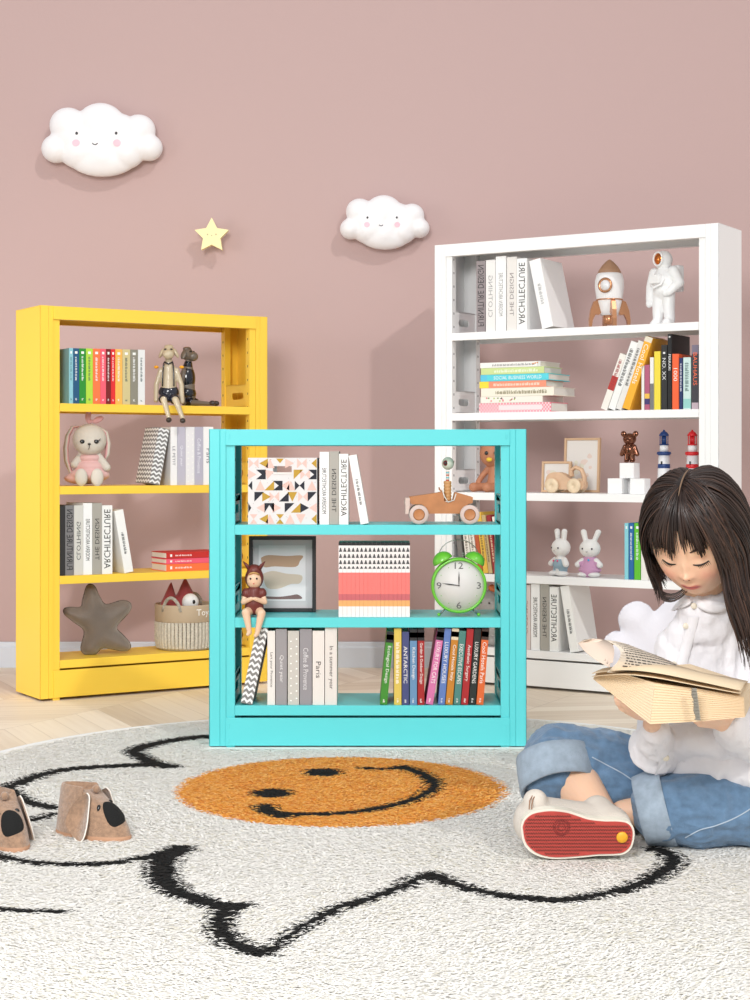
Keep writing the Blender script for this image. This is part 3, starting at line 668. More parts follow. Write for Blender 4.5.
# ---- sheep figurines on the top yellow shelf
def sheep(u, v, rz, label, wool, suit, straps, dangling):
    root = thing('sheep_figurine', YEL.at(u, v, YEL.sh[3]), YEL.a+rz, label, 'figurine'); root.scale = (1.22,1.14,1.14)
    w = mat(wool, .35, coat=.2); dk = mat(suit, .2, coat=.5); hoof = mat((58,48,44), .4)
    f = -1.0
    # torso & arms
    body = [('c',(0,0,.035),(0,0,.118),.026,.019),('c',(0,0,.12),(0,-.004,.150),.011,.010)]
    if dangling:
        body += [('l',[(-.022,0,.112),(-.036,-.006,.065),(-.036,-.018,.016)],[.0085,.0075,.007]),('l',[(.022,0,.112),(.037,-.006,.065),(.040,-.018,.012)],[.0085,.0075,.007])]
        body += [('l',[(-.013,-.005,.016),(-.012,-.045,.018),(.004,-.054,-.040)],[.012,.010,.006]),('l',[(.015,-.005,.016),(.022,-.045,.018),(.044,-.054,-.042)],[.012,.010,.006])]
    else:
        body += [('l',[(-.022,0,.112),(-.034,.004,.060),(-.030,-.004,.010)],[.0085,.0075,.007]),('l',[(.022,0,.112),(.034,.004,.060),(.030,-.004,.010)],[.0085,.0075,.007])]
        body += [('l',[(-.012,-.005,.014),(-.014,-.045,.011),(-.014,-.092,.008)],[.012,.008,.006]),('l',[(.014,-.005,.014),(.014,-.045,.011),(.016,-.088,.008)],[.012,.008,.006])]
    figure(body, 'body', root, w, .0022, 3)
    hd = figure([('e',(0,0,.168),(.017,.019,.021)),('e',(0,-.020,.160),(.017,.016,.0155)),('e',(0,-.008,.163),(.017,.018,.017)),('e',(0,.002,.186),(.014,.013,.006))], 'head', root, w, .0018, 3)
    for s in (-1,1): figure([('e',(s*.021,.002,.165),(.006,.010,.017),(0,s*-.45,0))], 'ear', hd, w, .0018, 2)
    m = MB()
    for s in (-1,1): m.ell((s*.0085,-.0165,.176), (.0042,.004,.003))
    m.build('eye', BK, hd)
    # shorts
    sh_ = [('e',(0,0,.042),(.030,.027,.028))]
    if dangling: sh_ += [('c',(-.013,-.006,.022),(-.013,-.030,.020),.0165,.0155),('c',(.016,-.006,.022),(.018,-.030,.020),.0165,.0155)]
    else: sh_ += [('e',(0,0,.09),(.0265,.0245,.045)),('c',(0,0,.12),(0,-.002,.136),.018,.014),('c',(-.012,-.004,.017),(-.012,-.020,.015),.0155,.013),('c',(.014,-.004,.017),(.014,-.020,.015),.0155,.013)]
    figure(sh_, 'overalls', root, dk, .002, 3)
    if straps:
        m = MB()
        for s in (-1,1): m.tube([(s*.0165,-.0235,.060),(s*.0165,-.0245,.085),(s*.0150,-.0215,.112),(s*.0135,-.0150,.133),(s*.009,-.001,.140)], .0019, 8)
        m.tube([(-.0125,-.012,.137),(0,-.020,.130),(.0125,-.012,.137)], .0022, 8)
        m.build('braces', dk, root)
        for s in (-1,1):
            m = MB(); m.ell((s*.037,.012,.122), (.007,.005,.005)); m.build('ribbon', mat((244,170,30), .5), root)
    feet = ([(.004,-.058,-.046),(.044,-.058,-.048)] if dangling else [(-.014,-.098,.010),(.016,-.094,.010)])
    for p in feet:
        m = MB(); m.ell(p, (.0085,.011,.0085)); m.build('hoof', hoof, root)
    return root
BK = mat(BLACK, .2, coat=.3)
sheep(YEL.u(170.5, .03), .045, -.50, 'cream sheep figurine in navy shorts sitting on the shelf edge, legs dangling', (196,180,152), (24,28,44), True, True)
sheep(YEL.u(193.5, .06), .11, .62, 'dark grey sheep figurine in a navy coat sitting behind the cream one', (112,102,92), (18,20,32), False, False)

# ---- long eared rabbit doll
U = YEL; v = .085; zz = U.sh[2]
root = thing('rabbit_doll', U.at(U.u(89.5, v), v, zz), U.a-.40, 'plush cream rabbit doll with long drooping ears and pink dress', 'toy'); root.scale = (1.14,1.0,1.10)
fur = mat((206,198,186), .8, bump=.3, bscale=500, sheen=.3); pk = mat((222,178,174), .8, bump=.2, bscale=600, sheen=.3); pk2 = mat((214,160,160), .8)
figure([('e',(0,-.005,.146),(.052,.047,.052)),('e',(0,-.022,.134),(.044,.036,.036)),('c',(0,0,.04),(0,0,.10),.035,.022),
        ('l',[(-.028,-.004,.092),(-.044,-.020,.068)],[.012,.013]),('l',[(.028,-.004,.092),(.052,-.022,.058)],[.012,.013])], 'body', root, fur, .003, 3)
for s in (-1,1):
    figure([('l',[(s*.018,-.01,.022),(s*.022,-.05,.020)],[.019,.016]),('e',(s*.024,-.072,.027),(.0195,.012,.029))], 'leg', root, fur, .003, 3)
figure([('e',(0,0,.088),(.036,.034,.018)),('e',(0,-.002,.060),(.046,.042,.022)),('e',(0,-.004,.034),(.062,.055,.024)),('e',(-.02,.004,.024),(.058,.045,.020))], 'dress', root, pk, .003, 3)
def ear(pts, rx, name='ear', inner=True):
    m = MB(); m.tube(pts, rx, 16, 0, True, True, .42); o = m.build(name, fur, root)
    if inner:
        m = MB(); q = [Vector(p)+Vector((.003 if pts[-1][0] < 0 else -.003, -.0045, 0)) for p in pts]; m.tube(q, [r_*.68 for r_ in rx], 14, 0, True, True, .42); m.build('inner_ear', pk2, o)
ear([(-.030,.010,.188),(-.052,.010,.186),(-.066,.008,.160),(-.072,.004,.120),(-.070,.002,.080),(-.058,.0,.045),(-.050,0,.030)], [.008,.013,.017,.019,.018,.013,.005])
ear([(.030,.014,.186),(.050,.018,.170),(.056,.018,.135),(.054,.016,.100),(.046,.014,.078)], [.008,.014,.018,.017,.006])
m = MB(); m.ell((0,-.01,.204),(.008,.006,.008)); m.ell((-.004,-.01,.224),(.009,.006,.022),0,(0,.1,0)); m.ell((.026,-.01,.210),(.019,.006,.010),0,(0,-.5,0)); m.build('bow', pk2, root, voxel=.0025, smooth_it=2)
m = MB()
for s in (-1,1): m.ell((s*.021,-.0545,.140),(.0075,.004,.0065))
for k in range(3): m.tube([(.026,-.055,.143),(.033+.001*k,-.052,.143+.0035*k)], .0007, 5)
m.ell((0,-.0615,.132),(.005,.004,.0035)); m.tube([(0,-.061,.131),(0,-.060,.120),(-.003,-.058,.115)], .0009, 6); m.build('face', BK, root)

# ---- star cushion
def puffy(poly, depth, name, material, parent, M=None, n=28, label=None):   # inflated outline, x,z plane
    # distance-based inflation on a grid
    pl = np.array(poly); mn, mx = pl.min(0), pl.max(0); st = (mx-mn).max()/64
    xs = np.arange(mn[0]-st, mx[0]+st*1.5, st); zs = np.arange(mn[1]-st, mx[1]+st*1.5, st); X, Z = np.meshgrid(xs, zs)
    d = np.full(X.shape, 1e9); ins = np.zeros(X.shape, bool); k = len(pl)
    for i in range(k):
        a, b = pl[i], pl[(i+1)%k]; d = np.minimum(d, seg_dist(X, Z, a, b))
        cond = ((a[1] > Z) != (b[1] > Z)); xx = (b[0]-a[0])*(Z-a[1])/(b[1]-a[1]+1e-12)+a[0]; ins ^= cond & (X < xx)
    h = np.where(ins, 1-(1-np.clip(d/(.42*d[ins].max()*2),0,1))**2, 0)**.55*depth/2
    # boundary: flat edge vertices kept just outside
    idx = {}; V = []; Fc = []
    for side in (-1, 1):
        for (j,i), q in np.ndenumerate(ins):
            near = ins[max(j-1,0):j+2, max(i-1,0):i+2].any()
            if near: idx[(side,j,i)] = len(V); V.append((X[j,i], side*(h[j,i]+.0006), Z[j,i]))
    for j in range(X.shape[0]-1):
        for i in range(X.shape[1]-1):
            for side in (-1,1):
                q = [idx.get((side,a,b)) for a,b in ((j,i),(j,i+1),(j+1,i+1),(j+1,i))]
                if None in q: continue
                Fc.append(tuple(q) if side == -1 else tuple(q[::-1]))
    m = MB(); m.add(V, Fc, 0, True)
    o = m.build(name, material, parent, label=label); 
    q = o.modifiers.new('Smooth','SMOOTH'); q.iterations = 4; q.factor = .6
    if M is not None: o.matrix_local = M
    return o
v = .10; U = YEL
root = thing('star_cushion', U.at(U.u(100,v), v, U.sh[0]+.001), U.a-.25, 'grey brown velvet star cushion on the lowest yellow shelf', 'cushion', rot=(.10,0,U.a-.25))
sp = [((x-100)/285, (654.5-y)/285) for x,y in ((84,592),(86,586),(89.5,584),(94,587),(98,596),(105,605),(120,601.5),(128,603),(130.5,608),(127,615),(116,628),(123,637),(129.5,645),(129.5,651),(122,652.5),(103,649),(95,655),(85,654.5),(81,648),(84,631),(73,621),(65,614),(63.5,609),(68,607),(80,607),(82,600))]
sp = smooth_poly(sp+[sp[0]], 4)[:-1]
sp = [(x, z+.002) for x,z in sp]
puffy(sp, .085, 'cushion', mat((118,106,96), .75, bump=.5, bscale=60, var=.25, vscale=9, sheen=.6), root)
m = MB(); m.tube([(x,0,z) for x,z in sp]+[(sp[0][0],0,sp[0][1])], .0028, 8, 0, False); m.build('seam', mat((92,82,74), .8), root)

# ---- rope basket and red toy
v = .105; cu = U.u(185.5, v); R0 = .105
root = thing('rope_basket', U.at(cu, v, U.sh[0]+.001), U.a, 'beige rope toy basket with lettering on the lowest yellow shelf', 'basket')
m = MB(); prof = [(.001,.002),(R0*.93,.002)]; m.lathe([(.001,.0),(R0*.93,.0),(R0*.95,.004),(R0*.95,.008),(.001,.008)], 48); 
n = 46
for i in range(n):
    t = 2*PI*i/n
    pts = []
    for k in range(20):
        z = .006+k*.005; rr = R0*(.95+.05*min(1,k/6)); w = .0016*math.sin(k*PI/1.0+PI/2)
        pts.append(((rr+.001*(k%2))*math.cos(t), (rr+.001*(k%2))*math.sin(t), z))
    m.tube(pts, [.0068+.0009*(k%2) for k in range(20)], 6)
m.build('woven_wall', mat((208,200,184), .9, bump=.6, bscale=260, var=.2, vscale=120), root)
m = MB(); m.lathe([(R0*1.03,.100),(R0*1.055,.104),(R0*1.06,.158),(R0*1.05,.163),(R0*1.0,.163),(R0*.985,.158),(R0*.985,.100)], 64)
bd = m.build('fabric_band', mat((184,164,138), .85, bump=.3, bscale=500), root)
tx = MB(); v_, f_, s_ = text_geo('Toys'); kk = .030/s_[1]; V = []
for x,y,_ in v_:
    a = -PI/2+.20+(x*kk)/(R0*1.062); V.append((R0*1.064*math.cos(a), R0*1.064*math.sin(a), .134+y*kk))
tx.add(V, f_); tx.build('lettering', mat((244,242,236), .6), bd)
rope = mat((176,170,158), .9, bump=.8, bscale=180, var=.35, vscale=90)
for (a0, hh) in ((-PI*.80,.030),(.85,.030)):
    pts = []; wv = .34
    for k in range(15):
        t = k/14; a = a0-wv+2*wv*t; pts.append((R0*1.03*math.cos(a), R0*1.03*math.sin(a), .140+(.020+hh)*math.sin(PI*t)**.6-(.10 if k in () else 0)))
    m = MB(); m.tube(pts, .0062, 10); m.build('handle', rope, root)
root = thing('red_monster_toy', U.at(cu-.008, v+.005, U.sh[0]+.010), U.a-.2, 'dark red one-eyed soft toy with two pointed ears in the rope basket', 'toy')
rd = mat((150,58,62), .8, bump=.2, bscale=400, sheen=.3)
b_ = figure([('e',(0,0,.085),(.074,.055,.090)),('c',(-.050,0,.150),(-.044,0,.228),.034,.004),('c',(.010,0,.165),(.008,0,.244),.042,.004),('c',(.03,0,.14),(.012,0,.21),.03,.01)], 'body', root, rd, .0035, 3)
m = MB(); m.ell((.018,-.038,.160),(.031,.022,.032)); e_ = m.build('eye', mat((236,236,234), .4), b_)
m = MB(); m.ell((.026,-.0595,.163),(.0055,.003,.0075)); m.build('pupil', BK, e_)

# ================================================================== TURQUOISE SHELF OBJECTS
U = TUR
# ---- patterned storage box
sx = U.sc(280,.012); x0, x1 = U.u(248,.012), U.u(317,.012); bw = x1-x0; bh = (524.3-457.5)/sx; z = U.sh[2]
root = thing('storage_box', U.at((x0+x1)/2, .012, z+.0005), 0, 'white storage box with pink, navy and mustard triangles on the turquoise shelf', 'box')
m = MB(); dd = .19; hx0, hx1, hz0, hz1 = bw*(-.5+ 127/350.), bw*(-.5+ 222/350.), bh*(1-.225), bh*(1-.125)
m.box(-bw/2, hx0, 0, .003, 0, bh); m.box(hx1, bw/2, 0, .003, 0, bh); m.box(hx0, hx1, 0, .003, 0, hz0); m.box(hx0, hx1, 0, .003, hz1, bh)
m.box(-bw/2, -bw/2+.003, .003, dd, 0, bh); m.box(bw/2-.003, bw/2, .003, dd, 0, bh); m.box(-bw/2+.003, bw/2-.003, .003, dd, 0, .003)
m.box(-bw/2, bw/2, dd-.003, dd, 0, bh*.775); m.box(-bw/2,bw/2,dd-.003,dd,bh*.875,bh); m.box(-bw/2,hx0,dd-.003,dd,bh*.775,bh*.875); m.box(hx1,bw/2,dd-.003,dd,bh*.775,bh*.875)
cols = {'p':1,'n':2,'m':3,'t':4}; C6 = 357/6.15
PAT = ["pB mL tU mX pR pB mL", "pR nK pV -- mD pB nK", "nL pU mG nK pU pU nB", "-- nD mR pB nG mD pU nD", "nR pL nA pR nD mG nR pL", "pX mL pU mX pU pD mL"]
PATS = [[(0,0,'pB'),(.85,0,'mL'),(1.45,0,'pU'),(2.35,0,'mX'),(3.25,0,'pR'),(4.3,0,'pB'),(5.5,0,'mL')],
 [(-.1,1,'pR'),(.65,1,'nK'),(1.4,1,'pV'),(4.0,1,'mT'),(4.6,1,'pB'),(5.3,1,'nK')],
 [(-.55,2,'nB'),(.6,2,'pU'),(1.4,2,'mG'),(2.15,2,'nK'),(2.75,2,'pL'),(3.3,2,'pU'),(4.1,2,'nB'),(5.2,2,'pU')],
 [(.5,3,'nT'),(1.2,3,'mR'),(1.85,3,'pB'),(2.7,3,'nG'),(3.45,3,'mD'),(4.4,3,'pB'),(5.25,3,'nT')],
 [(-.55,4,'nR'),(.6,4,'pL'),(1.4,4,'nA'),(2.1,4,'pR'),(3.2,4,'nT'),(3.75,4,'mG'),(4.6,4,'nR'),(5.3,4,'pL')],
 [(0,5,'pX'),(.85,5,'mL'),(1.45,5,'pU'),(2.35,5,'mX'),(3.25,5,'pU'),(4.2,5,'pD'),(5.5,5,'mL')]]
SH = {'L':[[(1,0),(1,1),(.1,.5)]],'R':[[(0,0),(.9,.5),(0,1)]],'U':[[(0,1),(1,1),(.5,0)]],'D':[[(0,0),(1,0),(.5,1)]],'B':[[(0,0),(.5,.5),(0,1)],[(1,0),(1,1),(.5,.5)]],'X':[[(.1,0),(.9,0),(.5,.5)],[(.1,1),(.9,1),(.5,.5)]],
      'T':[[(0,0),(1,0),(0,1)]],'G':[[(1,0),(1,1),(0,1)]],'K':[[(0,0),(1,0),(.6,.5)],[(.6,.5),(1,0),(1,1)],[(.6,.5),(1,1),(0,1)]],'V':[[(0,0),(1,.2),(.3,1)]],'A':[[(0,0),(.5,.2),(0,1)],[(1,0),(1,1),(.5,.2)],[(0,0),(1,0),(.5,.2)]]}
ch = bh/6; cw = bw/6.15
for row in PATS:
    for (c0, r_, code) in row:
        for tri in SH[code[1]]:
            V = [(max(-bw/2+.001, min(bw/2-.001, -bw/2+(c0+a*.86+.07)*cw)), -.0005, bh-(r_+b*.86+.07)*ch) for a,b in tri]
            cxm = sum(p[0] for p in V)/3; czm = sum(p[2] for p in V)/3
            if hx0-.004 < cxm < hx1+.004 and hz0-.006 < czm < hz1+.004: continue
            nrm = (Vector(V[1])-Vector(V[0])).cross(Vector(V[2])-Vector(V[0]))
            if nrm.y > 0: V = V[::-1]
            m.add(V, [(0,1,2)], cols[code[0]])
            V = [(-bw/2-.0005, .002+(p[0]+bw/2)*.95, p[2]) for p in V]; m.add(V, [(2,1,0)], cols[code[0]])
for k in range(60):
    a, b = random.uniform(-bw/2,bw/2), random.uniform(0,bh)
    if hx0 < a < hx1 and hz0 < b < hz1: continue
    m.box(a, a+.0012, -.0006, 0, b, b+.0009, 2)
m.build('box_body', [mat((218,216,216), .7), mat((226,188,178), .7), mat((24,26,40), .7), mat((184,146,48), .7), mat((220,180,170), .7)], root, bevel=0)
m = MB(); m.box(hx0, hx1, -.002, .006, hz0-.004, hz0+.0015); m.build('handle_trim', mat((225,220,216), .6), root)

# ---- wooden car with one-eyed driver
z = U.sh[2]; v = .03; s = 1/U.sc(440, v)
def q5(x, y): return ((x/7.143-46.5)*s, (514/7.143-y/7.143)*s)     # crop coordinates -> local x, z
root = thing('toy_car', U.at(U.u(441.5,v), v, z+.0005), 0, 'brown wooden toy roadster with pale tyres on the turquoise shelf', 'toy car')
wood = mat((186,124,76), .5, var=.18, vscale=25, bump=.1, bscale=200)
poly = [q5(*p) for p in ((104,318),(310,288),(335,282),(345,300),(352,345),(372,358),(400,358),(415,345),(428,288),(440,286),(556,320),(556,362),(520,372),(470,438),(240,438),(225,395),(190,372),(125,372),(104,360))]
m = MB(); m.prism(poly, .0, .065); m.build('car_body', wood, root, bevel=.004)
m = MB(); pr = [q5(*p) for p in ((74,325),(106,325),(106,372),(98,440),(74,440))]; m.prism(pr, -.004, .069); hx, hz = q5(95,358)
for yy in (.008,.057): m.ell((hx-.002,yy,hz),(.009,.010,.010))
m.build('bumper', mat((206,186,176), .5), root, bevel=.002)
for (cx_, rr) in ((170,70),(532,70)):
    for y0_ in (-.020, .067):
        X_, Z_ = q5(cx_, 443); Z_ = rr/7.143*s
        m = MB(); M_ = Matrix.Translation((X_, y0_+.018, Z_))@Matrix.Rotation(PI/2,4,'X'); R_ = rr/7.143*s
        m.lathe([(R_*.60,0),(R_*.93,0),(R_,.003),(R_,.015),(R_*.93,.018),(R_*.60,.018)], 32, 0, M_, True, (0,0)); w_ = m.build('wheel', mat((204,184,176), .6), root)
        m = MB(); m.lathe([(R_*.605,.001),(R_*.605,.014),(R_*.5,.016),(R_*.45,.0150),(R_*.05,.0155)], 32, 0, M_); m.build('hub', wood, w_)
m = MB(); X_, Z_ = q5(325,270); m.tube([(X_+.012,.02,Z_-.012),(X_,.02,Z_),(X_-.004,.02,Z_+.004)], .0022, 8); m.tube([(X_-.003,.012,Z_+.006),(X_-.003,.032,Z_+.006)], .002, 8); m.build('steering_wheel', wood, root)
m = MB()
for a,b in ((338,268),(436,296)):
    m.tube([(q5(a,b)[0],-.0015,q5(a,b)[1]),(q5(a+(14 if a<400 else -14),b+45)[0],-.0015,q5(0,b+45)[1]),(q5(378,358)[0],-.0015,q5(0,356)[1])], .0016, 6)
m.build('seat_trim', mat((225,222,215), .4), root)
droot = thing('toy_driver', U.at(U.u(441.5,v), v, z+.0005), 0, 'one-eyed ringed wooden peg figure driving the toy roadster', 'toy')
X_, _ = q5(379,0); zb = q5(0,350)[1]; zt = q5(0,205)[1]; R_ = 28/7.143*s; prof = [(.001,zb)]; nr = 6
for i in range(nr):
    a = zb+(zt-zb)*i/nr; b = zb+(zt-zb)*(i+1)/nr; prof += [(R_*.86,a),(R_,a+(b-a)*.25),(R_,a+(b-a)*.75),(R_*.86,b-.0002)]
prof.append((.001,zt)); m = MB(); m.lathe(prof, 24, 0, Matrix.Translation((X_,.032,0))); m.build('torso', mat((200,150,96), .5), droot)
m = MB(); zn = q5(0,132)[1]; cs = [(196,90,70),(225,215,205),(110,190,200),(225,215,205)]
for i in range(8): a = zt+(zn-zt)*i/8; m.lathe([(R_*.44,a),(R_*.44,zt+(zn-zt)*(i+1)/8)], 20, i%4, Matrix.Translation((X_,.032,0)))
m.build('neck', [mat(c,.5) for c in cs], droot)
m = MB(); hz = q5(0,87)[1]; m.ell((X_+.001,.032,hz+.003),(.0172,.0172,.0185)); h_ = m.build('head', mat((196,206,190), .25, coat=.4), droot)
m = MB(); m.ell((X_-.006,.0180,hz+.004),(.0075,.004,.008)); m.ell((X_-.0065,.0150,hz+.004),(.0043,.0025,.0048),1); m.build('eye', [mat((120,30,34),.3), BK], h_)

# ---- picture frame with brush strokes
v = .165; sx = U.sc(280,v); x0, x1 = U.u(248.8,v), U.u(315.9,v); w = x1-x0; z = U.sh[1]; h = U.z(280,536.5,v)-z
root = thing('picture_frame', U.at((x0+x1)/2, v, z+.0008), 0, 'black framed print of three beige brush strokes on the turquoise shelf', 'picture')
fw = 3.7/sx; m = MB(); m.box(-w/2,-w/2+fw,0,.02,0,h); m.box(w/2-fw,w/2,0,.02,0,h); m.box(-w/2+fw,w/2-fw,0,.02,0,fw); m.box(-w/2+fw,w/2-fw,0,.02,h-fw,h); m.build('frame', mat((30,28,30), .35), root, bevel=.001)
m = MB(); m.box(-w/2+fw,w/2-fw,.010,.016,fw,h-fw); m.build('mat_board', mat((206,200,202), .7), root)
def q6(x, y): return ((x/4.412+200-282.35)/sx, h-(y/4.412+420-536.5)/sx)
m = MB(); m.box(q6(258,0)[0], q6(465,0)[0], .0088,.010, q6(0,800)[1], q6(0,555)[1]); pr_ = m.build('print', mat((232,226,228), .7), root)
m = MB()
def flatpoly(pts, mi, y=.0085):
    pts = smooth_poly(pts+[pts[0]], 4)[:-1]; pl = [q6(*p) for p in pts]; m.prism(pl, y, y+.0003, mi)
flatpoly([(268,610),(300,598),(380,602),(452,600),(440,625),(420,650),(330,648),(285,652),(272,635)], 0)
flatpoly([(278,680),(320,668),(380,680),(448,688),(440,722),(400,726),(350,745),(300,745),(282,715)], 1)
flatpoly([(290,780),(350,782),(400,776),(430,772),(450,790),(400,793),(300,792)], 2)
m.build('brush_strokes', [mat((186,150,124),.7), mat((214,194,176),.7), mat((126,100,98),.7)], pr_)

# ---- hooded figurine on the shelf edge
v = .02; sx = U.sc(254,v)
root = thing('hooded_figurine', U.at(U.u(254.2,v), v, U.sh[1]+.0005), 0, 'small seated figurine in a maroon horned hood on the turquoise shelf edge', 'figurine'); root.scale = (1.04,1.04,1.06)
skin = mat((226,190,160), .45); mar = mat((106,44,38), .45)
figure([('e',(0,0,.100),(.0215,.021,.025)),('c',(0,.002,.03),(0,.002,.075),.018,.012),
        ('l',[(-.022,0,.062),(-.029,-.006,.040),(-.006,-.024,.050)],[.008,.0075,.0055]),('l',[(.022,0,.062),(.029,-.006,.040),(.004,-.024,.050)],[.008,.0075,.0055]),
        ('l',[(-.013,-.006,.016),(-.020,-.030,.014),(-.010,-.037,-.038),(-.014,-.044,-.042)],[.0125,.0115,.0065,.005]),('l',[(.014,-.006,.016),(.022,-.030,.012),(.010,-.037,-.042),(.006,-.044,-.046)],[.0125,.0115,.0065,.005])], 'body', root, skin, .0017, 3)
figure([('e',(0,.002,.026),(.026,.021,.022)),('c',(0,.002,.035),(0,.002,.066),.023,.020),('e',(-.022,0,.062),(.012,.0125,.015)),('e',(.022,0,.062),(.012,.0125,.015))], 'romper', root, mar, .0018, 3)
hd = figure([('e',(0,.006,.103),(.0255,.023,.030)),('e',(0,.006,.122),(.020,.020,.018))], 'hood', root, mar, .0016, 3)
# clear the face opening in the hood
me = hd.data
for vv in me.vertices:
    c = vv.co
    if c.y < .008 and abs(c.x) < .0185 and (c.x/.0178)**2+((c.z-.099)/.0215)**2 < 1: vv.co.y = max(c.y, -.0135)+ .010
m = MB()
for s_ in (-1,1): m.tube([(s_*.013,0,.125),(s_*.020,-.002,.137),(s_*.030,-.004,.148)], [.0075,.0085,.0015], 12, 0, True, True, .6)
m.build('horn', mar, hd)
m = MB()
for s_ in (-1,1): m.ell((s_*.0085,-.0195,.103),(.0027,.0016,.003))
m.ell((0,-.0205,.090),(.0022,.0012,.0014),1); m.build('face', [BK, mat((196,90,84),.5)], root)
m = MB(); m.tube([(-.014,-.013,.113),(-.007,-.0175,.1175),(0,-.0185,.119),(.007,-.0175,.1175),(.014,-.013,.113)], .0026, 8); m.build('hair', mat((190,146,90),.6), root)

# ---- bundle of striped notebooks
v = .012; g = 'striped notebooks on the turquoise shelf'; n = 17; a0, a1 = 338.6, 410; z = U.sh[1]; sx = U.sc(375,v); hh = (615.2-541.0)/sx
first = None
for i in range(n):
    u0 = U.u(a0,v)+(a1-a0)/n*i/sx; t = (a1-a0)/n/sx*.96
    lb = 'thin notebook with triangle and coral stripe spine in the upright bundle'
    if first is None:
        root = thing('notebook', U.at(u0+t/2, v, z+.0006), 0, lb, 'notebook', g)
        m = MB(); c = .0008; ms = [mat(x,.6) for x in ((236,232,230),(20,20,22),(70,70,72),(232,118,112),(196,98,104),(228,170,104))]
        m.box(-t/2,t/2,0,c,0,hh); m.box(-t/2,-t/2+c,c,.15,0,hh); m.box(t/2-c,t/2,c,.15,0,hh)
        for a,b,k in ((.965,1.,1),(.31,.60,3),(.225,.31,4),(.145,.225,5)): m.box(-t/2-.0001,t/2+.0001,-.0003,.04,a*hh,b*hh,k)
        for r_ in range(4):
            zt_ = hh*(.935-.083*r_); hgt = hh*(.055 if r_ < 3 else .035); V = [(-t*.42,-.0004,zt_-hgt),(t*.42,-.0004,zt_-hgt),(t*.1,-.0004,zt_),(-t*.1,-.0004,zt_)]; m.add(V, [(0,1,2,3)], 2)
        m.build('cover', ms, root); pm = MB(); pm.box(-t/2+c,t/2-c,c+.0001,.148,.001,hh-.001); pm.build('page_block', PAGE, root); first = root
    else:
        root = first.copy(); COL.objects.link(root); root.location = U.at(u0+t/2, v, z+.0006)
        for c_ in first.children:
            k = c_.copy(); COL.objects.link(k); k.parent = root

# ---- alarm clock
v = .045; sx = U.sc(458,v); z = U.sh[1]; cz = U.z(458,585,v)-z; R = 27.6/sx
root = thing('alarm_clock', U.at(U.u(458.6,v), v, z), 0, 'round green twin bell alarm clock on the turquoise shelf', 'clock')
grn = mat((104,190,52), .3, coat=.4); TM = Matrix.Translation((0,.0,cz))@Matrix.Rotation(PI/2,4,'X')
m = MB(); m.lathe([(R*.90,.014),(R*.90,.024),(R*.95,.026),(R,.022),(R,-.018),(R*.92,-.026),(R*.3,-.030),(.001,-.030)], 64, 0, TM, True, (0,1)); m.build('case', grn, root)
m = MB(); m.lathe([(.001,.0185),(R*.905,.0185),(R*.905,.015),(.001,.015)], 64, 0, TM); fc = m.build('dial', mat((214,212,210), .5), root)
m = MB()
for tx_, a in (('12',90),('3',0),('6',-90),('9',180)): m.text(tx_, .024, .0185, (math.cos(math.radians(a))*R*.72,-.0188,cz+math.sin(math.radians(a))*R*.72), 'h', 0)
m.build('numerals', mat((90,90,90),.5), fc)
m = MB()
for k in range(12):
    if k%3: a = k*PI/6; m.ell((math.cos(a)*R*.74,-.0188,cz+math.sin(a)*R*.74),(.0013,.0008,.0013))
m.build('minute_dots', grn, fc)
m = MB(); m.prism([(-.0008,cz),(-.0018,cz+R*.25),(0,cz+R*.52),(.0018,cz+R*.25),(.0008,cz)], -.0205,-.0195); m.build('hour_hand', BK, root)
m = MB(); L_ = R*.63; a = math.radians(172); dx, dz = math.cos(a), math.sin(a); m.prism([(-dz*.0008,cz+dx*.0008),(dx*L_*.6-dz*.0018,cz+dz*L_*.6+dx*.0018),(dx*L_,cz+dz*L_),(dx*L_*.6+dz*.0012,cz+dz*L_*.6-dx*.0012),(dz*.0008,cz-dx*.0008)], -.0218,-.0210); m.build('minute_hand', BK, root)
m = MB(); m.ell((0,-.021,cz),(.0022,.0022,.0022)); m.build('centre_pin', BK, root)
for s_ in (-1,1):
    m = MB(); r_ = 10.6/sx; prof = [(r_*math.cos(t),r_*math.sin(t)*.92) for t in [PI/2*k/9 for k in range(10)]]; prof = [(max(a,.0005),b) for a,b in prof]
    M_ = Matrix.Translation((s_*R*.56,0,cz+R*.86))@Matrix.Rotation(s_*.50,4,'Y'); m.lathe([(r_*.92,.0)]+prof, 32, 0, M_); m.build('bell', grn, root)
    m = MB(); m.tube([(s_*.035,0,cz-R*.82),(s_*.055,-.004,.004)], .0022, 8); m.ell((s_*.0565,-.005,.0052),(.0048,.0048,.0048),1); m.build('foot', [mat((150,150,150),.3,1.0), grn], root)
st_ = mat((150,158,150), .3, 1.0)
m = MB(); m.tube([(R*.72*math.cos(t), 0, cz+R*1.02+R*.62*math.sin(t)) for t in [PI*k/16 for k in range(17)]], .0012, 8); m.build('handle', st_, root)
m = MB(); m.tube([(.012,0,cz+R*.95),(.012,0,cz+R*1.12)], .0014, 8); m.ell((.013,0,cz+R*1.14),(.0045,.003,.0032)); m.build('hammer', st_, root)

# ================================================================== WHITE SHELF OBJECTS
U = WHI
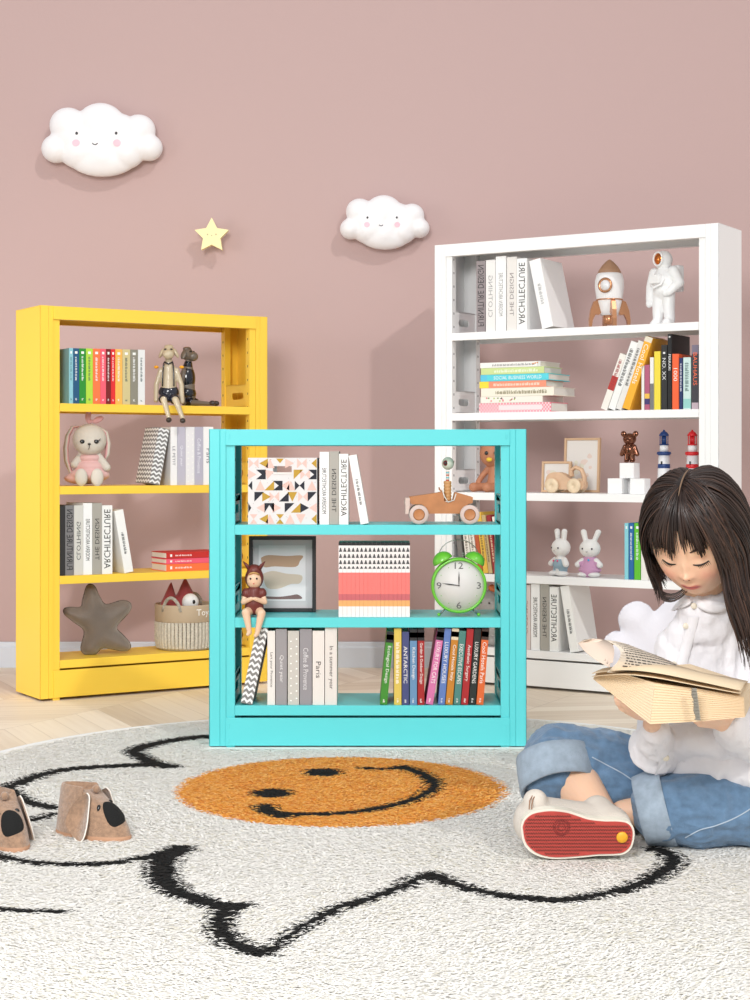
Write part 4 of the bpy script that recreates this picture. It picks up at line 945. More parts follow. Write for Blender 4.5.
# ---- rocket
v = .10; sx = U.sc(609,v); z = U.sh[4]; H = (325.2-257)/sx
root = thing('rocket_ornament', U.at(U.u(609.5,v), v, z+.0005), U.a, 'white rocket ornament with tan nose and copper fins on the top white shelf', 'ornament')
cop = mat((198,142,104), .25, .7); wt = mat((236,234,234), .45)
R_ = .0520; prof = [(.030,.045),(.036,.065),(.0455,.10),(R_,.145),(R_*.99,.168),(R_*.88,.190),(.0395,.196)]
m = MB(); m.lathe([(.001,.045)]+prof+[(.001,.196)], 40); m.build('fuselage', wt, root)
m = MB(); m.lathe([(.0405,.194),(.0415,.198),(.036,.209),(.027,.222),(.014,.236),(.004,.243),(.0005,.245)], 40); m.build('nose_cone', mat((166,128,100), .6), root)
m = MB(); m.lathe([(.0475,.098),(.0485,.100),(.0475,.1025)], 40); m.build('trim_ring', cop, root)
m = MB(); m.lathe([(.022,.012),(.024,.044),(.020,.046)], 24); m.build('nozzle', cop, root)
wr = U.a; M_ = Matrix.Rotation(.30,4,'Z')@Matrix.Translation((-.008,-.0495,.148))@Matrix.Rotation(-.25,4,'Z')@Matrix.Rotation(PI/2,4,'X')
m = MB(); m.lathe([(.017,0),(.025,.002),(.027,.005),(.021,.007),(.017,.003)], 32, 0, M_, True, (0,0)); pw = m.build('porthole', cop, root)
m = MB(); m.lathe([(.001,.001),(.0205,.001),(.0205,.0045),(.001,.005)], 32, 0, M_); m.build('window_glass', mat((226,226,228), .15, coat=.6), pw)
for k in range(4):
    a = math.radians(20+90*k+18); m = MB()
    pl = [(.028,.075),(.045,.098),(.058,.094),(.070,.062),(.075,.030),(.074,.0),(.066,.0),(.062,.028),(.052,.048),(.040,.046),(.030,.056)]
    pl = [(x*1.0,zz_) for x,zz_ in pl]; m.prism(pl, -.0075, .0075, 0, Matrix.Rotation(a,4,'Z')); m.build('fin', cop, root, bevel=.002)
# ---- astronaut
v = .10; sx = U.sc(664,v); 
root = thing('astronaut_figurine', U.at(U.u(664,v), v, z+.0005), U.a-.35, 'white astronaut figurine with copper visor on the top white shelf', 'figurine'); root.scale = (1.04,1.04,1.035)
m = MB()
wt2 = mat((240,240,240), .5, bump=.15, bscale=120)
bd = figure([('e',(0,0,.148),(.046,.034,.045)),('e',(0,0,.118),(.040,.032,.030)),('c',(0,0,.165),(0,0,.19),.036,.022),
   ('l',[(-.020,0,.105),(-.022,-.004,.055),(-.024,-.002,.020)],[.023,.020,.018]),('l',[(.020,0,.105),(.020,.002,.055),(.022,.004,.020)],[.023,.020,.018]),
   ('e',(-.026,-.010,.008),(.018,.026,.008)),('e',(.024,-.008,.008),(.018,.026,.008)),('e',(-.026,-.010,.014),(.014,.020,.010)),('e',(.024,-.008,.014),(.014,.020,.010)),
   ('l',[(-.042,0,.180),(-.058,0,.135),(-.054,-.012,.092)],[.019,.017,.013]),('e',(-.052,-.016,.078),(.011,.012,.016)),
   ('l',[(.042,0,.180),(.064,.004,.140),(.040,-.022,.108)],[.019,.017,.013]),('e',(.030,-.028,.106),(.011,.012,.012))], 'suit', root, wt2, .0028, 2)
m = MB(); m.box(-.036,.036,.030,.062,.115,.205); m.build('life_support_pack', wt2, root, bevel=.006)
m = MB(); m.box(-.026,.018,-.047,-.030,.140,.168); m.tube([(-.02,-.04,.135),(0,-.052,.125),(.022,-.04,.135),(.028,-.03,.155)], .004, 8); m.build('chest_pack', wt2, root, bevel=.003)
hl = figure([('e',(0,-.002,.222),(.030,.031,.031)),('e',(0,0,.200),(.026,.026,.010))], 'helmet', root, wt2, .0022, 2)
m = MB(); m.tube([(.0195*math.cos(t),-.0300,.223+.0225*math.sin(t)) for t in [2*PI*k/24 for k in range(25)]], .0035, 8); m.build('visor_rim', wt2, hl)
m = MB(); m.ell((0,-.022,.223),(.020,.0135,.0225)); m.build('visor', mat((206,120,60), .12, .9), hl)

# ---- wooden teddy seen past the roadster
v = .10; z = U.sh[2]
root = thing('teddy_doll', U.at(U.u(496,v), v, z+.0005), U.a-.1, 'light brown seated doll seen through the turquoise shelf above the toy car', 'toy')
tan = mat((184,124,92), .6)
figure([('c',(0,0,.035),(0,0,.085),.034,.024),('e',(-.01,-.01,.142),(.048,.045,.050)),('l',[(-.02,0,.100),(-.052,-.02,.055),(-.060,-.03,.035)],[.012,.011,.010]),('l',[(.02,0,.100),(.05,-.02,.055)],[.012,.011]),
   ('l',[(-.020,0,.020),(-.045,-.040,.018),(-.058,-.062,.018)],[.017,.015,.018]),('l',[(.020,0,.020),(.010,-.050,.016),(.006,-.070,.018)],[.017,.015,.018]),('e',(.030,.0,.180),(.018,.010,.018)),('e',(-.048,.0,.180),(.018,.010,.018))], 'body', root, tan, .003, 3)
m = MB(); m.ell((-.006,-.055,.144),(.0075,.005,.0075)); m.ell((.028,-.046,.144),(.0075,.005,.0075)); m.ell((.010,-.060,.120),(.012,.008,.008),1); m.build('face', [BK, mat((226,190,60),.6)], root)

# ---- plush seen past the clock, bottom shelf
v = .09; z = U.sh[0]
root = thing('grey_plush', U.at(U.u(492,v), v, z+.0005), U.a, 'grey plush animal with an orange tuft seen past the green clock', 'toy')
figure([('e',(0,0,.060),(.060,.05,.060)),('e',(-.004,-.01,.150),(.052,.045,.052)),('e',(-.03,-.045,.018),(.02,.03,.018)),('e',(.03,-.045,.018),(.02,.03,.018))], 'body', root, mat((160,156,152), .9, bump=.5, bscale=200), .0035, 3)
m = MB(); m.ell((-.018,-.052,.158),(.004,.003,.004)); m.ell((.016,-.052,.158),(.004,.003,.004)); m.build('eye', BK, root)
m = MB(); m.ell((.010,-.010,.208),(.020,.012,.014),0,(0,.5,0)); m.build('tuft', mat((206,110,60),.7), root)
v = .1
root = thing('terracotta_vase', U.at(U.u(504.5,v), v, U.sh[1]+.0005), U.a, 'small terracotta ornament just past the turquoise post, white shelf', 'ornament')
m = MB(); m.lathe([(.001,0),(.010,0),(.013,.02),(.009,.045),(.006,.06),(.008,.068),(.001,.068)], 20); m.build('vase_body', mat((176,80,50),.6), root)

# ---- framed prints
def frame(px0, px1, pyt, v, label, art):
    U = WHI; sx = U.sc((px0+px1)/2, v); x0, x1 = U.u(px0,v), U.u(px1,v); w = x1-x0; z = U.sh[2]; h = U.z((px0+px1)/2, pyt, v)-z
    r = thing('picture_frame', U.at((x0+x1)/2, v, z+.001), 0, label, 'picture', rot=(-.06,0,U.a))
    fw = .0085; m = MB(); m.box(-w/2,-w/2+fw,0,.014,0,h); m.box(w/2-fw,w/2,0,.014,0,h); m.box(-w/2+fw,w/2-fw,0,.014,0,fw); m.box(-w/2+fw,w/2-fw,0,.014,h-fw,h); m.build('frame', mat((216,180,144), .5), r, bevel=.001)
    m = MB(); m.box(-w/2+fw,w/2-fw,.006,.010,fw,h-fw); p = m.build('print', mat((234,230,226), .7), r)
    m = MB()
    for k in range(art):
        a = random.uniform(-.28,.28)*w; b = random.uniform(.3,.7)*h; m.ell((a,.0058,b),(random.uniform(.006,.014),.0004,random.uniform(.006,.012)), k%2)
    m.build('artwork', [mat((232,214,204),.7), mat((226,222,206),.7)], p)
frame(563,598.5,438,.185,'taller light wood framed print standing at the back of the white shelf', 14)
frame(541,570,461.5,.150,'shorter light wood framed print behind the pull-along wooden car', 5)
# ---- pale wooden car
v = .06; sx = U.sc(564,v)
def qc(x, y): return ((x/3.947-34.2)/sx, (270/3.947-y/3.947)/sx)
root = thing('wooden_push_car', U.at(U.u(564.2,v), v, U.sh[2]+.0005), U.a, 'pale curved wooden push car with round wheels on the white shelf', 'toy car')
pale = mat((214,178,146), .5, var=.1, vscale=30); pale2 = mat((226,204,172), .5, var=.08, vscale=60)
outer = [(50,240),(52,212),(70,192),(95,188),(125,192),(150,205),(160,200),(150,185),(158,168),(178,161),(200,170),(215,190),(220,220),(214,255),(190,256),(90,256)]
m = MB(); pl = [qc(*p) for p in outer]; 
m.tube([(*qc(158,205)[:1],.02,qc(158,205)[1]),(qc(156,180)[0],.02,qc(156,180)[1]),(qc(175,168)[0],.02,qc(175,168)[1]),(qc(200,178)[0],.02,qc(200,178)[1]),(qc(212,205)[0],.02,qc(212,205)[1]),(qc(212,240)[0],.02,qc(212,240)[1])], .0075, 12, 0, True, True, 1.6)
body = smooth_poly([(48,235),(60,200),(90,188),(125,193),(155,213),(190,222),(216,225),(214,252),(190,256),(90,256),(50,250),(48,235)], 4)[:-1]
m.prism([qc(*p) for p in body], .002, .038); m.build('car_body', pale, root, bevel=.003)
for xx in (84,180):
    for yy in (-.012,.040):
        m = MB(); X_, _ = qc(xx,0); R_ = 29/3.947/sx; M_ = Matrix.Translation((X_,yy+.012,R_))@Matrix.Rotation(PI/2,4,'X'); m.lathe([(.001,0),(R_*.93,0),(R_,.003),(R_,.009),(R_*.93,.012),(R_*.16,.012),(R_*.14,.0105),(.001,.0105)], 32, 0, M_); m.build('wheel', pale2, root)
# ---- cubes and bear
v = .07; sx = U.sc(628,v); cs = 15.3/sx; z = U.sh[2]
cube_m = mat((242,242,242), .5)
uc = U.u(628.3,v); g = 'white display cubes under the bronze bear'
for (du, dv, dz, lb, rz) in ((-.040,0,0,'lower left white cube of the small stack under the bronze bear',0),(.045,0,0,'lower right white cube of the small stack under the bronze bear',0),(0.0,.062,0,'shaded white cube at the back of the stack under the bronze bear',0.0),(0,.012,cs+.0006,'top white cube carrying the bronze bear figurine',0)):
    m = MB(); m.box(-cs/2,cs/2,-cs/2,cs/2,0,cs); o = m.build('display_cube', cube_m, None, bevel=.001)
    o.location = U.at(uc+du, v+dv, z+dz+.0004); o.rotation_euler = (0,0,U.a+rz); tag(o, lb, 'cube', g)
root = thing('bear_figurine', U.at(uc, v+.012, z+2*cs+.0015), U.a+.1, 'shiny bronze bear figurine standing on the stacked white cubes', 'figurine')
br = mat((128,84,66), .12, .9)
figure([('e',(0,0,.0835),(.024,.021,.021)),('e',(-.022,0,.102),(.0105,.006,.0105)),('e',(.022,0,.102),(.0105,.006,.0105)),('e',(0,-.018,.078),(.009,.008,.007)),
   ('e',(0,0,.046),(.019,.015,.021)),('l',[(-.018,0,.058),(-.028,-.002,.030)],[.0072,.008]),('l',[(.018,0,.058),(.028,-.002,.030)],[.0072,.008]),
   ('c',(-.0095,0,.030),(-.0105,0,.010),.009,.0095),('c',(.0095,0,.030),(.0105,0,.010),.009,.0095),('e',(-.0105,-.004,.005),(.009,.012,.005)),('e',(.0105,-.004,.005),(.009,.012,.005))], 'body', root, br, .0016, 2)
# ---- lighthouses
for (px, v, col, nm) in ((664,.10,(30,62,120),'blue and white striped lighthouse ornament behind the girl\'s head'),(692.3,.10,(216,36,44),'red and white striped lighthouse ornament near the shelf post')):
    sx = U.sc(px,v); root = thing('lighthouse_ornament', U.at(U.u(px,v), v, z+.0005), U.a, nm, 'ornament'); cm = mat(col,.4); k = 1.0
    hw = U.z(px, 430, v)-z
    m = MB(); m.lathe([(.001,0),(.028,0),(.028,.006),(.0255,.008),(.0185,hw*.62),(.001,hw*.62)], 32)
    m.build('tower', mat((238,238,240),.45), root)
    for a in (.12,.40):
        rr_ = lambda q: .0255-(.007/.61)*max(0,q-.04)
        m = MB(); m.lathe([(rr_(a)-.001,hw*a),(rr_(a)+.0007,hw*(a+.004)),(rr_(a+.07)+.0007,hw*(a+.066)),(rr_(a+.07)-.001,hw*(a+.07))], 32, 0, None, True, (0,0)); m.build('stripe', cm, root)
    m = MB(); m.lathe([(.0185,hw*.60),(.0245,hw*.62),(.0245,hw*.655),(.018,hw*.66)], 32); m.build('gallery', cm, root)
    m = MB(); m.lathe([(.0155,hw*.66),(.0150,hw*.76)], 24); m.build('lantern_base', mat((238,238,240),.45), root)
    m = MB()
    m.lathe([(.001,hw*.76),(.017,hw*.76),(.017,hw*.775),(.001,hw*.775)], 24)
    for j in range(8): t = 2*PI*j/8; m.tube([(.0145*math.cos(t),.0145*math.sin(t),hw*.77),(.0145*math.cos(t),.0145*math.sin(t),hw*.91)], .0017, 6)
    m.lathe([(.009,hw*.77),(.009,hw*.91)], 16)
    m.lathe([(.017,hw*.905),(.0175,hw*.92),(.010,hw*.965),(.004,hw*.98),(.003,hw*1.0),(.0005,hw*1.002)], 24); m.build('lantern', cm, root)
    m = MB(); m.box(-.0025,.0025,-.0225,-.018,hw*.46,hw*.51); m.build('tower_window', BK, root)
# ---- two toy rabbits
v = .055; z = U.sh[1]
def bunny(px, v, yaw, suit, name_label, dress, btn):
    root = thing('rabbit_toy', U.at(U.u(px,v), v, z+.0005), U.a+yaw, name_label, 'toy'); root.scale = (1.15,1.1,1.03)
    wt = mat((228,226,224), .85, bump=.3, bscale=700, sheen=.3); st_ = mat(suit, .9, bump=.4, bscale=700)
    figure([('e',(0,0,.098),(.0335,.029,.032)),('l',[(-.014,0,.124),(-.0185 if not dress else -.021,0,.155)],[.008,.0095]),('l',[(.014,0,.124),(.017 if not dress else .027,0,.155)],[.008,.0095]),
        ('c',(0,0,.03),(0,0,.065),.020,.014),('l',[(-.022,-.004,.056),(-.036,-.010,.042)],[.010,.0105]),('l',[(.022,-.004,.056),(.036,-.010,.042)],[.010,.0105]),
        ('e',(-.017,-.010,.009),(.020,.022,.0095)),('e',(.017,-.010,.009),(.020,.022,.0095))], 'body', root, wt, .002, 3)
    if dress: figure([('c',(0,0,.058),(0,0,.024),.019,.030),('e',(0,0,.024),(.037,.029,.013)),('e',(0,0,.036),(.030,.025,.014)),('l',[(-.018,0,.056),(-.029,-.006,.046)],[.012,.0125]),('l',[(.018,0,.056),(.029,-.006,.046)],[.012,.0125])], 'dress', root, st_, .002, 2)
    else: figure([('e',(0,0,.040),(.0285,.025,.023)),('c',(-.013,-.002,.030),(-.014,-.003,.020),.0145,.0145),('c',(.013,-.002,.030),(.014,-.003,.020),.0145,.0145)], 'dungarees', root, st_, .002, 2)
    m = MB(); 
    for s_ in (-1,1): m.ell((s_*.0155,-.0255,.098),(.0030,.0025,.0034))
    m.tube([(-.003,-.0292,.0885),(0,-.0295,.0865),(.003,-.0292,.0885)], .0007, 5); m.build('face', BK, root)
    m = MB()
    for p in btn: m.ell(p, (.0035,.002,.0035))
    m.build('button', mat((230,60,120) if not dress else (40,170,220), .4), root)
bunny(561, v, -.45, (146,170,184), 'white toy rabbit in pale blue knitted dungarees, left of the pair', False, [(-.010,-.0235,.053),(.010,-.0235,.053)])
bunny(590, v, .05, (198,150,184), 'white toy rabbit in a lilac knitted dress, right of the pair', True, [(.003,-.021,.059)])

# ================================================================== SLIPPERS
def slipper(px, py_toe, Y, rz, label):
    s = Y/F_PX; w = P(px, 0, Y)
    root = thing('dog_slipper', (w.x, Y, .012), rz, label, 'slipper', 'pair of dog slippers on the rug')
    fm = mat((168,134,108), .9, bump=.7, bscale=420, var=.28, vscale=130, sheen=.5); rim = mat((186,142,112), .7); tr = mat((232,228,220), .8)
    # length along x (toe +x), width y
    L, W = .192, .088
    def outline(k, n=40):
        o = []
        for i in range(n):
            t = 2*PI*i/n; x = math.cos(t)*L/2; y = math.sin(t)*W/2*(1.0 if x > 0 else .86)*(1 if abs(math.cos(t)) < .99 else 1); o.append((x*k,y*k))
        return o
    m = MB(); V = []; n = 40
    for z_, k in ((0,.97),(.002,1.0),(.010,1.0),(.012,.97)): V += [(x,y,z_) for x,y in outline(k)]
    Fc = [(r_*n+j, r_*n+(j+1)%n, (r_+1)*n+(j+1)%n, (r_+1)*n+j) for r_ in range(3) for j in range(n)]+[tuple(range(n-1,-1,-1)), tuple(range(3*n,4*n))]
    m.add(V, Fc, 0, True); m.build('sole', rim, root)
    # upper: rings rising from the outline to the ankle opening
    rings = []; K = 9
    for r_ in range(K+1):
        t = r_/K; zt = .010+.098*t; ring = []
        for i in range(n):
            a = 2*PI*i/n; cx_, sy_ = math.cos(a), math.sin(a)
            front = L/2*(1-.04*t-.90*t**2.1)*.99
            front = max(front, -L*.02); back = L/2*.99-.012*t
            x = cx_*(front if cx_ > 0 else back) 
            wk = W/2*(.99-.12*t-.16*t*t)
            y = sy_*wk*(1.0 if cx_ > 0 else .9)
            x += -.010*t if cx_ > 0 else 0
            zz_ = zt if cx_ <= 0 else zt-(.010*t*cx_)
            ring.append((x,y,zz_))
        rings.append(ring)
    for k, (rr_, dz) in enumerate(((.90,.004),(.80,.000),(.78,-.03))):
        base = rings[K]; cx_ = sum(p[0] for p in base)/n; rings.append([((p[0]-cx_)*rr_+cx_, p[1]*rr_, p[2]+dz) for p in base])
    m = MB(); V = [p for r_ in rings for p in r_]; KK = len(rings)
    Fc = [(r_*n+j, r_*n+(j+1)%n, (r_+1)*n+(j+1)%n, (r_+1)*n+j) for r_ in range(KK-1) for j in range(n)]+[tuple(range((KK-1)*n,KK*n))]
    m.add(V, Fc, 0, True); m.ell((.008,0,.103),(.009,.009,.009)); up = m.build('upper', fm, root)
    q = up.modifiers.new('Sub','SUBSURF'); q.levels = 1; q.render_levels = 1
    bpy.context.view_layer.update()
    def surf(x, y):
        ok, loc, nr, _ = up.ray_cast(Vector((x,y,.3)), Vector((0,0,-1))); return (loc, nr) if ok else (Vector((x,y,.06)), Vector((0,0,1)))
    # nose & eyes lie on the toe slope
    def pad(cx_, cy_, rx, ry, name, material, th=.003):
        V = []; nn = 24
        for rr_ in (0,.5,.85,1):
            for i in range(nn):
                a = 2*PI*i/nn; l, nr = surf(cx_+rx*rr_*math.cos(a), cy_+ry*rr_*math.sin(a)); V.append(tuple(l+nr*(th*(1-rr_**2)**.5+.0006)))
        Fc = [(r_*nn+j, (r_+1)*nn+j, (r_+1)*nn+(j+1)%nn, r_*nn+(j+1)%nn) for r_ in range(3) for j in range(nn)]
        m = MB(); m.add(V, Fc, 0, True); return m.build(name, material, up)
    pad(.058, -.004, .024, .023, 'nose', mat((14,14,14), .9, bump=.5, bscale=500), .006)
    for s_ in (-1,1): pad(.034, s_*.021-.004, .0036, .0046, 'eye', BK, .003)
    for s_ in (-1,1):
        # drooping ear: flat leaf on each flank
        out = [(0.006,.098),(.014,.090),(.018,.060),(.020,.030),(.016,.006),(.004,.000),(-.020,.016),(-.036,.034),(-.034,.056),(-.016,.084)]
        out = smooth_poly(out+[out[0]], 4)[:-1]
        m = MB(); V = []; nn = len(out)
        for side in (0,1):
            for (x,z_) in out:
                y = W/2*(.72+.62*(1-z_/.092)); V.append((x+.004, s_*(y+side*.004), z_+.002))
        Fc = [tuple(range(nn)), tuple(range(2*nn-1,nn-1,-1))]+[(i,(i+1)%nn,nn+(i+1)%nn,nn+i) for i in range(nn)]
        m.add(V, Fc, 0, True); e = m.build('ear', fm, root)
        m = MB(); m.tube([V[nn+i] for i in range(0, int(nn*.58))], .0016, 6, 0, True); m.build('ear_piping', tr, e)
    return root
slipper(93, 0, CH*F_PX/(842-HY), -.48, 'brown dog-faced slipper, the one fully in view on the rug')
slipper(3, 0, CH*F_PX/(850-HY), -.95, 'brown dog-faced slipper cut off by the left picture edge')
# ================================================================== THE GIRL
def P3(x, y, Y): return P(x, y, Y)
HC = P(696, 537, 3.50)                                   # middle of the head
HR = (Matrix.Rotation(math.radians(-28),4,'Z')@Matrix.Rotation(math.radians(30),4,'X'))
HM = Matrix.Translation(HC)@HR; HMI = HM.inverted()
HA, HB, HCZ = .092, .104, .138
girl = thing('person', (P(700,0,3.55).x, 3.55, .012), 0, 'girl with long dark hair sitting cross-legged on the rug, reading a thick book', 'person')
SK = np.array
def gauss(x, z, cx, cz, sx, sz): return np.exp(-((x-cx)/sx)**2-((z-cz)/sz)**2)
def head_point(D):                                        # unit directions -> head surface in head space
    x, y, z = D[:,0], D[:,1], D[:,2]
    lo = np.clip(-z, 0, 1)
    X = x*HA*(1-.22*lo**1.6); Y = y*HB; Z = np.where(z < 0, z*.127, z*HCZ)
    Y = np.where(y > 0, Y*(1.05-.45*lo**1.2), Y)
    f = np.clip(-y, 0, 1)**2                              # how much it faces forward
    # flatten the face a little
    Y = np.where(y < 0, Y*(1-.05*gauss(X,Z,0,-.02,.06,.08)), Y)
    g = lambda cx, cz, sx, sz: gauss(X, Z, cx, cz, sx, sz)
    d = np.zeros(len(x))
    d += .0150*g(0,-.036,.0085,.0080)                     # nose tip
    d += .0065*g(0,-.018,.0060,.0170)                     # bridge
    d += .0055*(g(-.0105,-.039,.0055,.0055)+g(.0105,-.039,.0055,.0055))
    d -= .0068*(g(-.034,.002,.017,.0115)+g(.034,.002,.017,.0115))   # sockets
    d += .0062*(g(-.034,-.0005,.0145,.0085)+g(.034,-.0005,.0145,.0085))  # closed lids over eyeballs
    d += .0040*(g(-.042,-.040,.024,.024)+g(.042,-.040,.024,.024))   # cheeks
    d += .0060*g(0,-.0665,.017,.0050)+.0060*g(0,-.0760,.0145,.0050) # lips
    d -= .0030*g(0,-.0710,.019,.0020)
    d -= .0022*g(0,-.0560,.004,.006)
    d -= .0025*g(0,-.0870,.018,.0055)
    d += .0060*g(0,-.1020,.022,.014)                      # chin
    d += .0025*g(0,.040,.05,.03)
    Y = Y-d*np.clip(-y*1.3,0,1)
    return np.stack([X,Y,Z],1)
def head_mesh(m):
    nu, nv = 150, 130; V = []
    for i in range(nv+1):
        t = PI*i/nv
        for j in range(nu):
            # denser columns towards the face
            a = 2*PI*j/nu; a = a+.35*math.sin(a)
            V.append((math.sin(t)*math.sin(a)*-1, math.sin(t)*-math.cos(a)*1, math.cos(t)))
    D = np.array(V); 
    # a = 0 is the nose direction (-y); columns are crowded there by the sign below
    Pn = head_point(D); W = [HM@Vector(p) for p in Pn]
    Fc = [(i*nu+j, i*nu+(j+1)%nu, (i+1)*nu+(j+1)%nu, (i+1)*nu+j) for i in range(nv) for j in range(nu)]
    m.add([tuple(p) for p in W], Fc, 0, True)
# ---- body: head, neck, trunk, arms, hands and legs as one skin
NECK = P3(704, 620, 3.60); CHEST = P3(706, 672, 3.68); PELV = P3(712, 770, 3.76)
SHR, SHL = P3(672, 655, 3.62), P3(752, 662, 3.70)
ELR, HNR = P3(654, 742, 3.52), P3(652, 722, 3.30)
ELL, HNL = P3(772, 742, 3.50), P3(722, 722, 3.26)
HIPR, KNR, ANR = P3(672, 783, 3.66), P3(560, 762, 3.60), P3(606, 822, 3.44)
HIPL, KNL, ANL = P3(755, 795, 3.70), P3(800, 808, 3.50), P3(622, 812, 3.52)
SC_ = 1.22
def hand(m, wrist, palm_dir, up, side, curl=.5, s=SC_):
    """wrist point, direction of the palm, back-of-hand normal, thumb side"""
    d = Vector(palm_dir).normalized(); n = Vector(up).normalized(); n = (n-d*n.dot(d)).normalized(); t = Vector(side); t = (t-d*t.dot(d)-n*t.dot(n)).normalized()
    pc = Vector(wrist)+d*.030*s
    for k in (-1,-.35,.3,1): m.cap(Vector(wrist)+t*(.010*k*s), pc+d*.022*s+t*(.019*k*s), .0105*s, .0085*s, 12)
    tips = []
    for k, L_, r_ in ((-1.05,.026,.0062),(-.36,.034,.0070),(.34,.037,.0074),(1.02,.034,.0074)):
        b = pc+d*.026*s+t*(.0185*k*s); c1 = b+(d*math.cos(curl*.5)-n*math.sin(curl*.5))*L_*.5*s*1.1
        c2 = c1+(d*math.cos(curl*1.3)-n*math.sin(curl*1.3))*L_*.35*s; c3 = c2+(d*math.cos(curl*2)-n*math.sin(curl*2))*L_*.28*s
        m.limb([b,c1,c2,c3], [r_*s*1.02, r_*s, r_*s*.92, r_*s*.8], 12)
    b = Vector(wrist)+d*.016*s+t*.018*s; c1 = b+(d*.55+t*.75-n*.15).normalized()*.022*s; c2 = c1+(d*.9+t*.25-n*.2).normalized()*.022*s
    m.limb([b,c1,c2], [.0098*s,.0088*s,.0072*s], 12)
m = MB(); head_mesh(m)
hp = lambda x,y,z: HM@Vector((x,y,z))
m.limb([hp(0,.015,-.05), NECK+Vector((0,.01,-.01)), CHEST+Vector((0,0,.02))], [.046,.043,.05], 24)
for s_ in (-1,1): m.ell(hp(s_*.086,.012,-.012), (.012,.020,.030), 0, HR.to_euler())
m.limb([CHEST, P3(710,720,3.73), PELV], [.085,.080,.090], 20)
m.limb([SHR+Vector((.012,.01,-.01)), CHEST], [.036,.065], 16); m.limb([SHL, CHEST], [.042,.07], 16)
m.limb([SHR+Vector((.012,.01,-.01)), ELR, HNR], [.030,.027,.018]); m.limb([SHL, ELL, HNL], [.038,.031,.019])
m.limb([PELV, HIPR, KNR, ANR], [.085,.075,.062,.033], 24); m.limb([PELV, HIPL, KNL, ANL], [.085,.075,.058,.030], 24)
m.limb([KNR.lerp(ANR,.30)+Vector((.012,.02,0)), KNR.lerp(ANR,.62)], [.050,.040], 20)
# feet inside the shoes
m.limb([ANR, P3(612,838,3.42), P3(545,826,3.42)], [.032,.030,.024]); m.limb([ANL, P3(600,828,3.56)], [.030,.024])
hand(m, P3(643,715,3.24), P3(609,694,3.10)-P3(643,715,3.24), Vector((-.45,-.55,-1)), Vector((0,-.6,.7)), .30, 1.10)
hand(m, HNL, (P3(690,716,3.14)-HNL), Vector((.2,-.4,-1)), Vector((.3,-.8,.5)), .45, 1.1)
body = m.build('body', attr_mat('skin', .5, sss=.12), girl, voxel=.0030, smooth_it=2)
body.matrix_parent_inverse = Matrix.Identity(4)
def skin_col(co):
    n = len(co); base = L3((236,194,164)); c = np.tile(base, (n,1))
    Mi = np.array(HMI); h = co@Mi[:3,:3].T+Mi[:3,3]; X, Y, Z = h[:,0], h[:,1], h[:,2]
    fr = (Y < -.045) & (np.abs(Z) < .14) & (np.abs(X) < .1) & (Y > -.16)
    def mixc(w, col): 
        nonlocal c; w = (w*fr)[:,None]; c = c*(1-w)+L3(col)*w
    mixc(.45*(gauss(X,Z,-.043,-.038,.022,.020)+gauss(X,Z,.043,-.038,.022,.020)), (236,150,130))
    mixc(.25*gauss(X,Z,0,-.040,.012,.010), (232,150,128))
    lipw = np.clip(1.6*(np.exp(-((X/.0205)**4))*np.exp(-(((Z+.0708+.0015*np.cos(X*190))/.0068)**4)))-.15,0,1)
    mixc(lipw*.85, (206,92,92))
    mixc(np.clip(1.5*np.exp(-((X/.019)**4))*np.exp(-(((Z+.0706)/.0011)**2)),0,1), (140,50,55))
    mixc(.35*(gauss(X,Z,-.034,.008,.017,.006)+gauss(X,Z,.034,.008,.017,.006)), (200,140,116))
    return c
vcol(body, skin_col)
# child of the Empty without moving
for ch in (body,): ch.matrix_parent_inverse = girl.matrix_world.inverted()
def own(o, parent=girl):
    bpy.context.view_layer.update(); o.parent = parent; o.matrix_parent_inverse = parent.matrix_world.inverted(); return o
bpy.context.view_layer.update(); own(body)
def on_face(x, z, off=.0008):
    o = HM@Vector((x,-.25,z)); d = (HR@Vector((0,1,0,0))).to_3d().normalized(); mw = body.matrix_world.inverted()
    ok, loc, nr, _ = body.ray_cast(mw@o, mw.to_3x3()@d)
    return (body.matrix_world@loc)-d*off if ok else HM@Vector((x,-HB,z))
# lashes, brows, nostrils
m = MB()
for s_ in (-1,1):
    pts = [on_face(s_*(.0185+.031*t), -.0050-.0042*math.sin(PI*(t*.95+.05))+.0025*t) for t in [k/10 for k in range(11)]]
    m.tube(pts, [.0005+.0016*math.sin(PI*(.12+.8*k/10)) for k in range(11)], 6)
    for k in range(3,11):
        t = k/10; a = pts[k]; b = on_face(s_*(.0185+.031*t+.004), -.0050-.0105+.004*t, .0045); m.tube([a,(a+b)/2,b], [.0007,.0005,.0002], 4)
own(m.build('eyelashes', mat((30,20,18),.6)), body)
for s_ in (-1,1):
    m = MB(); pts = [on_face(s_*(.017+.034*t), .0245+.006*math.sin(PI*t*.8)) for t in [k/8 for k in range(9)]]
    m.tube(pts, [.0012,.0022,.0026,.0026,.0024,.0022,.0018,.0013,.0006], 6)
    own(m.build('eyebrow', mat((74,52,42),.8)), body)
m = MB()
for s_ in (-1,1): m.ell(on_face(s_*.0052,-.0425,.0), (.0024,.0018,.0014))
own(m.build('nostrils', mat((150,84,70),.8)), body)

